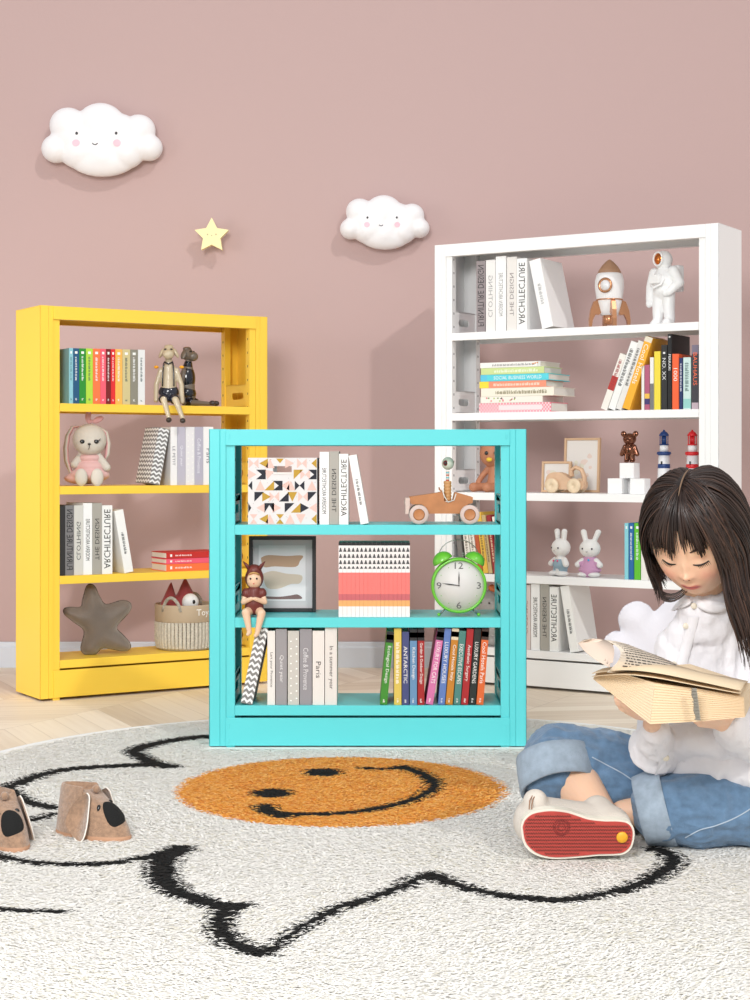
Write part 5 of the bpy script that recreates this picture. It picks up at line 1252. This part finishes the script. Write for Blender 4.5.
# ---- white shirt
def wrinkle(o, amp, sc_, seed=0, stretch=(1,1,1), fn=None):
    me = o.data; me.calc_normals_split() if hasattr(me,'calc_normals_split') else None
    nrm = [v.normal.copy() for v in me.vertices]
    for v, nn in zip(me.vertices, nrm):
        p = v.co; q = Vector((p.x*stretch[0], p.y*stretch[1], p.z*stretch[2]))*sc_+Vector((seed,0,0))
        w = noise.noise(q)+.5*noise.noise(q*2.1); w = 1-abs(w)*2.2
        v.co = p+nn*amp*w*(fn(p) if fn else 1)
m = MB()
for pts, rr in (([P3(703,640,3.63), P3(706,690,3.68), P3(704,745,3.70), P3(700,782,3.68)], [.075,.094,.108,.105]),
                ([P3(684,658,3.62), P3(678,700,3.62), P3(668,760,3.60), P3(672,782,3.60)], [.052,.066,.066,.050]),
                ([P3(735,665,3.68), P3(742,710,3.70), P3(742,770,3.70), P3(745,788,3.68)], [.080,.085,.090,.082]),
                ([P3(686,636,3.60), P3(722,636,3.62)], [.042,.05]), ([P3(704,622,3.59), P3(704,608,3.575)], [.058,.049])): m.limb(pts, rr, 24)
m.limb([P3(679,648,3.62), P3(667,690,3.60), P3(660,738,3.52)], [.045,.048,.048], 20)             # right sleeve, upper
m.limb([P3(658,742,3.52), P3(655,750,3.45), P3(655,730,3.34)], [.050,.048,.028], 20)
m.limb([P3(748,658,3.68), P3(764,700,3.62), P3(772,738,3.50)], [.062,.060,.055], 20)
m.limb([P3(772,738,3.50), P3(748,733,3.38), P3(728,726,3.28)], [.058,.052,.030], 20)
m.limb([P3(666,742,3.46), P3(690,738,3.42), P3(745,742,3.42)], [.040,.034,.036], 20); m.limb([P3(668,765,3.55), P3(656,786,3.54)], [.048,.030], 20); m.limb([P3(672,762,3.50), P3(705,762,3.45), P3(760,775,3.44)], [.042,.040,.045], 20)
shirt = m.build('shirt', mat((236,234,238), .75, bump=.25, bscale=160, sheen=.2), None, voxel=.0045, smooth_it=10)
wrinkle(shirt, .0075, 9, 3, (1.6,1,.5)); wrinkle(shirt, .0030, 24, 8, (1.3,1,.8))
own(shirt)
# placket and buttons follow the shirt front
def on_shirt(x, y, off=.001):
    o = Vector((0,0,CH)); d = (P(x,y,3.5)-o).normalized(); mw = shirt.matrix_world.inverted(); ok, loc, nr, _ = shirt.ray_cast(mw@o, d)
    return (shirt.matrix_world@loc)-d*off if ok else P(x,y,3.6)
m = MB(); rows = []
pl = [(694,617),(691,628),(688,640),(685,652),(682,664),(679.5,674)]
V = []; 
for (x,y) in pl: V += [on_shirt(x-5.5,y,.0015), on_shirt(x-4.8,y,.0035), on_shirt(x+4.8,y,.0035), on_shirt(x+5.5,y,.0015)]
m.add(V, [(i*4+j, (i+1)*4+j, (i+1)*4+j+1, i*4+j+1) for i in range(len(pl)-1) for j in range(3)], 0, True); own(m.build('placket', mat((240,238,241), .75)), shirt); m = MB()
pl2 = [(668,752),(665,762),(661,774),(657,786)]
V = []
for (x,y) in pl2: V += [on_shirt(x-6,y,.0015), on_shirt(x-5,y,.0035), on_shirt(x+6,y,.0035), on_shirt(x+7,y,.0015)]
m.add(V, [(i*4+j, (i+1)*4+j, (i+1)*4+j+1, i*4+j+1) for i in range(len(pl2)-1) for j in range(3)], 0, True)
own(m.build('placket', mat((240,238,241), .75)), shirt)
for (x,y) in ((694,606),(686,626),(674,664.5),(666,758)):
    m = MB(); c = on_shirt(x,y,.006); m.ell(c, (.0068,.003,.0068)); own(m.build('button', mat((232,224,206), .35)), shirt)
# collar: two rounded leaves
def leaf(pts, off, name):
    ctr = on_shirt(sum(p[0] for p in pts)/len(pts), sum(p[1] for p in pts)/len(pts), off+.004); ps = smooth_poly(pts+[pts[0]], 5)[:-1]
    outer = [on_shirt(x,y,off) for x,y in ps]; mid = [o_.lerp(ctr,.35)+Vector((0,-.003,0)) for o_ in outer]; n = len(outer)
    back = [o_+Vector((0,.006,0)) for o_ in outer]
    m = MB(); m.add(back+outer+mid+[ctr], [(i,(i+1)%n,n+(i+1)%n,n+i) for i in range(n)]+[(n+i,n+(i+1)%n,2*n+(i+1)%n,2*n+i) for i in range(n)]+[(2*n+i,2*n+(i+1)%n,3*n) for i in range(n)], 0, True)
    return own(m.build(name, mat((240,238,241), .75)), shirt)
leaf([(688,597),(683,598),(676,604),(672,611),(680,609),(689,605),(692,601)], .010, 'collar')
leaf([(700,600),(697,603),(699,608),(707,612),(716,613),(724,611),(730,605),(722,602),(710,600)], .010, 'collar')

# ---- jeans
den = mat((100,132,164), .85, bump=.6, bscale=500, var=.22, vscale=60, sheen=.25)
cuffm = mat((160,176,192), .85, bump=.5, bscale=600, var=.15, vscale=60)
m = MB()
m.limb([PELV+Vector((0,0,-.01)), HIPR+Vector((0,0,-.005)), P3(610,770,3.62), KNR+Vector((0.003,0,.002))], [.100,.088,.080,.078], 28)
m.limb([KNR+Vector((.003,0,.002)), P3(557,768,3.58)], [.078,.076], 24)
m.limb([P3(640,784,3.60), P3(612,786,3.56)], [.070,.052], 20)
m.limb([PELV+Vector((.02,0,-.01)), HIPL, P3(790,800,3.58)], [.100,.092,.088], 28); m.limb([P3(785,800,3.62), KNL+Vector((.004,0,0)), P3(760,806,3.48)], [.086,.078,.080], 28)
m.limb([P3(790,800,3.58), P3(745,805,3.48), P3(690,808,3.45), P3(668,808,3.45)], [.086,.086,.080,.072], 28)
jeans = m.build('jeans', den, None, voxel=.0045, smooth_it=8)
wrinkle(jeans, .0065, 10, 1, (1,1.6,.9)); wrinkle(jeans, .0028, 26, 5, (.7,1,1.6)); own(jeans)
def cuff(a, b, ra, rb, flat=1.0, n=36, name='jeans_cuff'):
    a, b = Vector(a), Vector(b); d = (b-a).normalized(); up = Vector((0,-1,0)); u = (up-d*up.dot(d)).normalized(); w = d.cross(u); V = []
    prof = [(0,ra*.97),(0,ra*1.03),(.25,(ra*.75+rb*.25)*1.05),(.7,(ra*.3+rb*.7)*1.04),(1,rb*1.03),(1.02,rb*.98),(.98,rb*.93),(.5,rb*.90),(.1,rb*.86)]
    for (t, r_) in prof:
        c = a.lerp(b, t)
        for j in range(n):
            an = 2*PI*j/n; k = 1+.025*math.sin(an*3+t*2)+.012*math.sin(an*7); V.append(c+u*(math.cos(an)*r_*k)+w*(math.sin(an)*r_*k*flat))
    m = MB(); m.add(V, [(i*n+j, i*n+(j+1)%n, (i+1)*n+(j+1)%n, (i+1)*n+j) for i in range(len(prof)-1) for j in range(n)], 0, True)
    return own(m.build(name, cuffm), jeans)
cuff(P3(554,756,3.59), P3(560,787,3.55), .084, .083)
cuff(P3(668,806,3.45), P3(640,812,3.46), .080, .070)
# side seam stitching
def on_obj(o_, x, y, off=.001):
    o = Vector((0,0,CH)); d = (P(x,y,3.5)-o).normalized(); mw = o_.matrix_world.inverted(); ok, loc, nr, _ = o_.ray_cast(mw@o, d)
    return (o_.matrix_world@loc)-d*off if ok else None
m = MB()
for line in ([(752,808),(735,818),(715,826),(700,830),(685,838)], [(592,757),(605,764),(625,775),(645,790)]):
    pts = [on_obj(jeans, x, y, .0006) for x,y in smooth_poly(line, 6)]; pts = [p for p in pts if p is not None]
    if len(pts) > 2: m.tube(pts, .0013, 6)
own(m.build('seam_stitching', mat((176,190,204), .8)), jeans)

# ---- shoe with the sole turned to the viewer
SY = 3.31; ks = SY/F_PX
def qs(x, y): return ((510+x/5.357-578)*ks, -(700+y/5.357-829)*ks)
SO = [(58,690),(70,650),(105,615),(150,600),(220,592),(300,600),(360,618),(420,640),(500,650),(580,652),(635,662),(662,695),(668,740),(655,800),(620,838),(560,848),(480,850),(400,858),(300,866),(220,866),(150,850),(100,818),(70,770)]
SI = [(68,690),(80,655),(112,625),(155,611),(220,604),(300,612),(358,630),(420,650),(500,660),(578,661),(628,671),(652,700),(656,740),(645,792),(612,826),(560,836),(480,838),(400,846),(300,854),(222,854),(158,838),(110,806),(80,762)]
shoe = bpy.data.objects.new('shoe', None); COL.objects.link(shoe); shoe.location = P(578,829,SY)+Vector((0,0,.004)); shoe.rotation_euler = (.10,0,.0); own(shoe)
def kid(o, par=shoe): o.parent = par; return o
so = [qs(*p) for p in smooth_poly(SO+[SO[0]], 4)[:-1]]; si = [qs(*p) for p in smooth_poly(SI+[SI[0]], 4)[:-1]]
m = MB(); m.prism(so, 0, .022); foxing = kid(m.build('foxing', mat((230,226,212), .6), None, bevel=.003))
m = MB(); m.prism(si, -.0025, .002)
xs_ = [p[0] for p in si]; zs_ = [p[1] for p in si]
def inside(pl, x, z):
    c = False; n = len(pl)
    for i in range(n):
        a, b = pl[i], pl[(i+1)%n]
        if (a[1] > z) != (b[1] > z) and x < (b[0]-a[0])*(z-a[1])/(b[1]-a[1])+a[0]: c = not c
    return c
step = 13/5.357*ks; z_ = min(zs_); 
while z_ < max(zs_):
    run = []; x_ = min(xs_); k = 0
    while x_ <= max(xs_):
        zz_ = z_+(.0021 if k%2 else -.0013)
        if inside(si, x_, zz_) and inside(si, x_-.002, zz_) and inside(si, x_+.002, zz_) and inside(si, x_, zz_+.003) and inside(si,x_,zz_-.003): run.append((x_,-.0031,zz_))
        else:
            if len(run) > 2: m.tube(run, .00105, 5, 1, True, False)
            run = []
        x_ += .0024; k += 1
    if len(run) > 2: m.tube(run, .00105, 5, 1, True, False)
    z_ += .0070
sole = kid(m.build('sole', [mat((182,66,58), .6), mat((104,56,48), .7)], None))
cx_, cz_ = qs(600,745); m = MB(); m.lathe([(.001,0),(.0105,0),(.0115,.002),(.0115,.004)], 32, 0, Matrix.Translation((cx_,-.0062,cz_))@Matrix.Rotation(-PI/2,4,'X')); kid(m.build('heel_badge', mat((232,170,40), .5), None), sole)
cx_, cz_ = qs(275,690); m = MB(); 
for rr in (.0075,.013,.0165): m.tube([(cx_+rr*math.cos(t),-.0032,cz_+rr*math.sin(t)) for t in [2*PI*k/24 for k in range(25)]], .0009, 5)
kid(m.build('sole_ring', mat((128,36,34), .6), None), sole)
m = MB(); 
def xz(x,y,Y): q = qs(x,y); return Vector((q[0],Y,q[1]))
m.limb([xz(170,720,.068), xz(300,735,.072), xz(560,745,.062)], [.052,.050,.044], 24); m.limb([xz(150,600,.058), xz(160,680,.060)], [.026,.042], 20); m.limb([xz(520,710,.066), xz(500,680,.085)], [.040,.034], 20)
upm = kid(m.build('upper', mat((214,206,196), .85, bump=.4, bscale=500), None, voxel=.004, smooth_it=5))
m = MB(); 
for off in (0,14): m.tube([xz(105+off,605,.014), xz(112+off,570,.030), xz(140+off,545,.050), xz(165+off,552,.075)], .0012, 6)
kid(m.build('stitching', mat((150,110,84), .7), None), upm)

# ---- hair
random.seed(11)
def hs(az, el, k=0.0, sc_=1.0):                           # point over the skull, az 0 = face, + = her left (image right)
    a, e = math.radians(az), math.radians(el); d = Vector((math.sin(a)*math.cos(e), -math.cos(a)*math.cos(e), math.sin(e)))
    b = Vector((d.x*(HA+k), d.y*(HB+k)*(1.05 if d.y > 0 else 1), d.z*((HCZ if d.z > 0 else .127)+k))); return b
def dirof(az, el):
    a, e = math.radians(az), math.radians(el); return Vector((math.sin(a)*math.cos(e), -math.cos(a)*math.cos(e), math.sin(e)))
def surf(d, k): return Vector((d.x*(HA+k), d.y*(HB+k)*(1.05 if d.y > 0 else 1), d.z*((HCZ if d.z > 0 else .127)+k)))
hm = bpy.data.materials.new('dark_brown_hair'); hm.use_nodes = True; nt = hm.node_tree; b = nt.nodes['Principled BSDF']
a_ = nt.nodes.new('ShaderNodeAttribute'); a_.attribute_name = 'Col'; nt.links.new(a_.outputs['Color'], b.inputs['Base Color']); b.inputs['Roughness'].default_value = .42; b.inputs['Anisotropic'].default_value = .5
HV, HF, HCc = [], [], []
DK, MD, LT = L3((28,19,17)), L3((54,37,31)), L3((82,58,46))
def strand(pts, r, col, n=5):
    mm = MB(); rr = [r*(.45+.55*min(1,k/3))*(1 if k < len(pts)*.7 else max(.12, 1-(k-len(pts)*.7)/(len(pts)*.3))) for k in range(len(pts))]
    mm.tube(pts, rr, n, 0, True, True, .55); o = len(HV); HV.extend(mm.v); HF.extend([tuple(i+o for i in f) for f in mm.f]); HCc.extend([col]*len(mm.v))
def slerp(a, b, t):
    w = math.acos(max(-1,min(1,a.dot(b)))); 
    return (a*math.sin((1-t)*w)+b*math.sin(t*w))/math.sin(w) if w > 1e-4 else a.copy()
def pick():
    q = random.random(); base = DK*(1-q)+MD*q
    return LT*.8+base*.2 if random.random() < .10 else base
def parting(t):                                            # t 0 = hairline, 1 = crown back
    el = 62+ t*62; a = math.radians(el); return Vector((-.02, -math.cos(a), math.sin(a))).normalized()
def long_lock(side, t, az, k, length, curl, col, drift):
    r0 = parting(t)+Vector((side*.015,0,0)); r0.normalize(); r1 = dirof(side*az, -8); pts = []
    for i in range(11):
        q = i/10; d = slerp(r0, r1, q); pts.append(HM@surf(d, k*(.35+.65*min(1,q*3))+.004*math.sin(q*3)))
    p = pts[-1].copy(); v = (pts[-1]-pts[-2]).normalized(); n = 12; st = length/n
    for i in range(n):
        q = (i+1)/n; v = (v*.55+Vector((drift[0],drift[1],-1))*.45).normalized()
        w = Vector((math.sin(q*6+az*.05+t*3), math.cos(q*5+az*.04), 0))*curl*q
        p = p+v*st; pts.append(p+w)
    return pts
# underlying cap
capm = MB(); nu, nv = 72, 30; V = []
for i in range(nv+1):
    for j in range(nu):
        az = 360*j/nu-180; aa = abs(az); lo = 31 if aa < 42 else (31-(aa-42)*1.9 if aa < 70 else -21-(aa-70)*.35)
        lo = max(lo,-55); el = 90-(90-lo)*i/nv; V.append(HM@surf(dirof(az, el), .010))
capm.add(V, [(i*nu+j, (i+1)*nu+j, (i+1)*nu+(j+1)%nu, i*nu+(j+1)%nu) for i in range(nv) for j in range(nu)], 0, True)
HV.extend(capm.v); HF.extend(capm.f); HCc.extend([DK]*len(capm.v))
for i in range(620):                                       # her left side: image right, long over the shoulder
    t = random.random(); az = 62+110*t**.8+random.uniform(-10,10); az = max(58, min(176, az)); k = random.uniform(.012,.026)
    near = az < 100
    L_ = random.uniform(.15,.20) if near else random.uniform(.16,.24)
    strand(long_lock(1, t, az, k, L_, random.uniform(.003,.012), None, (.10 if near else .25, -.12 if near else .1)), random.uniform(.0016,.0032), pick())
for i in range(430):                                       # her right side: image left, shorter fall that curls inwards
    t = random.random(); az = 64+105*t**.8+random.uniform(-10,10); az = max(60, min(170, az)); k = random.uniform(.010,.022)
    strand(long_lock(-1, t, az, k, random.uniform(.06,.115), random.uniform(.003,.010), None, (.28, .0)), random.uniform(.0016,.0030), pick())
for i in range(170):                                       # front lock on her left, down the cheek and over the shoulder
    t = random.uniform(0,.45); az = random.uniform(40,64); k = random.uniform(.014,.028)
    strand(long_lock(1, t, az, k, random.uniform(.13,.22), random.uniform(.004,.012), None, (.22,-.10)), random.uniform(.0016,.0030), pick())
for i in range(26):                                        # the lock that swings over the collar
    t = random.uniform(0,.3); az = random.uniform(66,82); pts = long_lock(-1, t, az, .016, .10, .004, None, (.35,-.2)); p = pts[-1].copy()
    for q in range(6): p = p+Vector((.009,-.002,-.004+.003*q)); pts.append(p)
    strand(pts, random.uniform(.0016,.0028), pick())
for i in range(330):                                       # fringe
    az = random.uniform(-56,56); t = random.uniform(-.05,.30); r0 = parting(t)+Vector((az/56*.05,0,0)); r0.normalize()
    el = (random.uniform(8,17) if random.random() < .75 else random.uniform(14,26))+4*math.sin(az*.21)-(5 if abs(az) > 40 else 0); r1 = dirof(az*1.02+2+5*math.sin(az*.13), el); k = random.uniform(.010,.018); pts = []
    for q in range(13):
        d = slerp(r0, r1, q/12); pts.append(HM@surf(d, k*(.4+.6*min(1,q/4))+(.004*math.sin(PI*q/12))-(.003 if q > 10 else 0)))
    strand(pts, random.uniform(.0012,.0026), pick())
me = bpy.data.meshes.new('hair'); me.from_pydata([tuple(v) for v in HV], [], HF); me.polygons.foreach_set('use_smooth', [True]*len(HF)); me.update()
at = me.color_attributes.new('Col','FLOAT_COLOR','POINT'); cc = np.ones((len(HV),4), np.float32); cc[:,:3] = np.array(HCc); at.data.foreach_set('color', cc.ravel()); me.materials.append(hm)
hair = bpy.data.objects.new('hair', me); COL.objects.link(hair); own(hair)
m = MB(); m.tube([HM@surf(parting(t), .0135) for t in [k/12*.75 for k in range(13)]], [.0010+.0010*math.sin(PI*k/12) for k in range(13)], 6); own(m.build('parting_line', mat((122,98,78), .7)), hair)

# ---- the open book in her hands (distances: spine line nearer to her, page edges towards the viewer)
bk = thing('open_book', P(665,700,3.22), 0, 'thick open paperback with yellowed pages held by the girl', 'book')
pg = mat((226,204,172), .85, name='aged_page_edges'); pgw = mat((222,208,190), .8); ink = mat((80,76,74), .8)
def face_strip(m, topl, botl, n, mi=0, jit=.0011):         # a fanned page-edge face made of many leaf lines
    V = []; k = len(topl)
    for i in range(n+1):
        t = i/n
        for a, b in zip(topl, botl):
            q = a.lerp(b, t); V.append(q+Vector((0, (jit if i%2 else -jit), 0)))
    m.add(V, [(i*k+j, (i+1)*k+j, (i+1)*k+j+1, i*k+j+1) for i in range(n) for j in range(k-1)], mi, False)
YA, YB = 3.06, 3.34
c_bot = P(650,724,3.06); c_top = P(655,683,3.08)            # corner nearest to the viewer
l_top, l_bot = P(598,670,3.24), P(593,679,3.24)             # left end of the block
r_top, r_bot = P(744,697,3.12), P(745,717,3.12)             # right end
bt = P(690,664,3.40); bb_ = P(690,700,3.40); brt = P(752,684,3.38); brb = P(752,702,3.38)
m = MB(); face_strip(m, [l_top, l_top.lerp(c_top,.5)+Vector((0,0,.004)), c_top], [l_bot, l_bot.lerp(c_bot,.5), c_bot], 26)
face_strip(m, [c_top, c_top.lerp(r_top,.5)+Vector((0,0,.002)), r_top], [c_bot, c_bot.lerp(r_bot,.5)+Vector((0,0,-.002)), r_bot], 30)
m.add([c_bot,l_bot,bb_,brb,r_bot], [(0,1,2,3,4)]); m.add([r_top,r_bot,brb,brt], [(0,1,2,3)]); m.add([l_top,bt,bb_,l_bot], [(0,1,2,3)]); m.add([bt,brt,brb,bb_], [(0,1,2,3)]); m.add([c_top,r_top,brt,bt,l_top], [(0,1,2,3,4)])
pb = own(m.build('page_block', pg), bk)
m = MB(); a = P(694,688,3.065); b_ = P(698,720,3.065)
for i in range(22):
    q = a.lerp(b_, (i+.5)/22); m.box(q.x-.0035-.003*random.random(), q.x+.004, q.y-.0065, q.y+.004, q.z-.0009, q.z+.0006)
own(m.build('thumb_index_mark', mat((150,146,136),.8)), pb)
# upper leaves lying over the block
def sheet(rows, th, name, material, par):
    """rows of points (grid) -> thin curved sheet"""
    k = len(rows[0]); V = [p for r_ in rows for p in r_]; n0 = len(V); V2 = [p+Vector((0,.0,-th)) for p in V]; R_ = len(rows)
    F1 = [(i*k+j, i*k+j+1, (i+1)*k+j+1, (i+1)*k+j) for i in range(R_-1) for j in range(k-1)]; F2 = [tuple(n0+q for q in f[::-1]) for f in F1]
    F3 = [(j, n0+j, n0+j+1, j+1) for j in range(k-1)]+[((R_-1)*k+j, (R_-1)*k+j+1, n0+(R_-1)*k+j+1, n0+(R_-1)*k+j) for j in range(k-1)]+[(i*k, (i+1)*k, n0+(i+1)*k, n0+i*k) for i in range(R_-1)]+[(i*k+k-1, n0+i*k+k-1, n0+(i+1)*k+k-1, (i+1)*k+k-1) for i in range(R_-1)]
    m = MB(); m.add(V+V2, F1+F2+F3, 0, True); return own(m.build(name, material), par)
def curve(pts, n): 
    P_ = [Vector(p) for p in pts]; out = []
    for i in range(n+1):
        t = i/n*(len(P_)-1); j = min(int(t), len(P_)-2); f = t-j
        p0, p1, p2, p3 = P_[max(j-1,0)], P_[j], P_[j+1], P_[min(j+2,len(P_)-1)]
        out.append(.5*((2*p1)+(-p0+p2)*f+(2*p0-5*p1+4*p2-p3)*f*f+(-p0+3*p1-3*p2+p3)*f**3))
    return out
front = curve([P(592,673,3.22),P(622,669.5,3.12),P(655,672,3.07),P(700,681,3.08),P(741,690,3.10)], 20)
back = curve([P(612,668,3.36),P(640,664,3.38),P(672,664,3.40),P(712,673,3.40),P(748,681,3.38)], 20)
sheet([front, [a.lerp(b,.5)+Vector((0,0,.004)) for a,b in zip(front,back)], back], .0016, 'upper_leaves', pg, bk)
front2 = [p+Vector((0,.004,-.0065-.004*math.sin(PI*i/20))) for i,p in enumerate(front)]; back2 = [p+Vector((0,0,-.006)) for p in back]
sheet([front2, back2], .0012, 'upper_leaves', pg, bk)
# printed page that rises and rolls over to the left
e0 = curve([P(609,671,3.16),P(612,656,3.20),P(608,648,3.22),P(598,642,3.22),P(588,641,3.20)], 16)    # near rolled edge
eA = curve([P(607,672,3.15),P(618,661,3.16),P(620,650,3.18),P(610,642,3.20),P(592,638.5,3.20),P(578,643,3.18)], 18)
eB = curve([P(712,684,3.36),P(700,676,3.38),P(668,660,3.40),P(642,650,3.42),P(622,644,3.42),P(606,646,3.40)], 18)
eM = curve([P(660,676,3.25),P(664,668,3.27),P(648,655,3.30),P(630,645,3.31),P(606,640,3.31),P(590,645,3.29)], 18)
rows = [eA, [a.lerp(b,.5) for a,b in zip(eA,eM)], eM, [a.lerp(b,.5) for a,b in zip(eM,eB)], eB]
pgo = sheet(rows, .0010, 'turning_page', pgw, bk)
# flap curling down at the left
fA = curve([P(578,643,3.18),P(586,652,3.15),P(600,662,3.13),P(610,667,3.13)], 10); fB = curve([P(592,638.5,3.20),P(606,640,3.20),P(614,648,3.18),P(613,662,3.15)], 10)
sheet([fA, [a.lerp(b,.5)+Vector((0,.02,.0)) for a,b in zip(fA,fB)], fB], .0010, 'curled_page', mat((214,194,178), .8), bk)
m = MB(); bpy.context.view_layer.update()
def gridpt(s_, t): 
    r_ = s_*(len(rows)-1); i = min(int(r_), len(rows)-2); f = r_-i; c = t*(len(eA)-1); j = min(int(c), len(eA)-2); g_ = c-j
    return rows[i][j].lerp(rows[i][j+1], g_).lerp(rows[i+1][j].lerp(rows[i+1][j+1], g_), f)
for l in range(12):
    t = .08+.52*l/11; s_ = .08
    while s_ < .93:
        w = random.uniform(.018,.055); a = gridpt(s_, t); b = gridpt(min(.94,s_+w), t); up = (gridpt(s_, t+.030)-a)
        V = [p+(Vector((0,0,CH))-p).normalized()*.0022 for p in (a, b, b+up*.55, a+up*.55)]; m.add(V, [(0,1,2,3)]); s_ += w+.014
own(m.build('printed_lines', ink), pgo)

# ---- cloud shaped cushion behind her
r = thing('cloud_chair', P(640,650,4.05), 0, 'white low seat with a scalloped cloud backrest behind the girl\'s shoulder', 'chair')
kc = 4.05/F_PX
def cl(pts): return [((x-640)*kc, -(y-650)*kc) for x,y in pts]
out = cl([(640,700),(615,680),(607,662),(603,650),(606,638),(614,632),(621,631),(619,618),(625,607),(637,602),(648,606),(655,612),(672,600),(700,610),(722,640),(722,700),(700,720),(660,715)])
sm = smooth_poly(out+[out[0]], 4)[:-1]
zf = -r.location.z+.0125
m = MB(); m.box(.045,.205,-.02,.17,zf+.10,zf+.13); m.build('seat', mat((226,226,230), .6), r, bevel=.006)
for lx in (.055,.185):
    for ly in (-.008,.150):
        m = MB(); m.tube([(lx+.006,ly+.006,zf+.10),(lx+.006,ly+.006,zf)], [.012,.009], 12); m.build('leg', mat((226,226,230), .6), r)
for lx in (.075,.175):
    m = MB(); m.box(lx-.012,lx+.012,-.006,.006,zf+.12,-.10); m.build('back_support', mat((226,226,230), .6), r)
o = puffy(sm, .085, 'backrest', mat((216,214,220), .8, bump=.2, bscale=200, sheen=.3), r)
m = MB(); m.tube([(x,0,z) for x,z in sm]+[(sm[0][0],0,sm[0][1])], .0025, 8, 0, False); m.build('piping', mat((196,194,202), .8), r)
# ================================================================== CAMERA AND LIGHT
cam = bpy.data.cameras.new('camera'); co = bpy.data.objects.new('camera', cam); COL.objects.link(co); scn.camera = co
co.location = (0,0,CH); co.rotation_euler = (PI/2,0,0); cam.sensor_fit = 'HORIZONTAL'; cam.sensor_width = 36; cam.lens = 36*F_PX/750; cam.shift_y = -(500-HY)/750; cam.clip_end = 50; cam.clip_start = .05
def area(name, loc, target, size, power, col=(1,1,1), sy=None):
    l = bpy.data.lights.new(name, 'AREA'); l.energy = power; l.color = col; l.size = size
    if sy: l.shape = 'RECTANGLE'; l.size_y = sy
    o = bpy.data.objects.new(name, l); COL.objects.link(o); o.location = loc
    o.rotation_euler = (Vector(target)-Vector(loc)).to_track_quat('-Z','Y').to_euler(); return o
area('softbox', (-1.1,-.6,2.7), (.25,5.6,1.0), 1.5, 215, (1,.995,.985))
fill = area('fill_left', (-3.0,4.3,1.4), (-1.15,5.65,.75), 1.0, 6, (1,.98,.95)); fill.data.spread = math.radians(75)  # added off-frame fill that brightens the yellow bookshelf's side; no real window
s = bpy.data.lights.new('window_sun', 'SUN'); s.energy = .9; s.angle = .035; s.color = (1,.97,.93)
so = bpy.data.objects.new('window_sun', s); COL.objects.link(so); so.location = (3,-1,4)
so.rotation_euler = Vector((-.60,1.0,-.92)).to_track_quat('-Z','Y').to_euler()
w = bpy.data.worlds.new('world'); scn.world = w; w.use_nodes = True; bg = w.node_tree.nodes['Background']; bg.inputs[0].default_value = (.985,.99,1,1); bg.inputs[1].default_value = .68
scn.view_settings.view_transform = 'Standard'; scn.view_settings.look = 'None'; scn.view_settings.exposure = -0.13; scn.view_settings.gamma = 1; scn.view_settings.use_curve_mapping = False
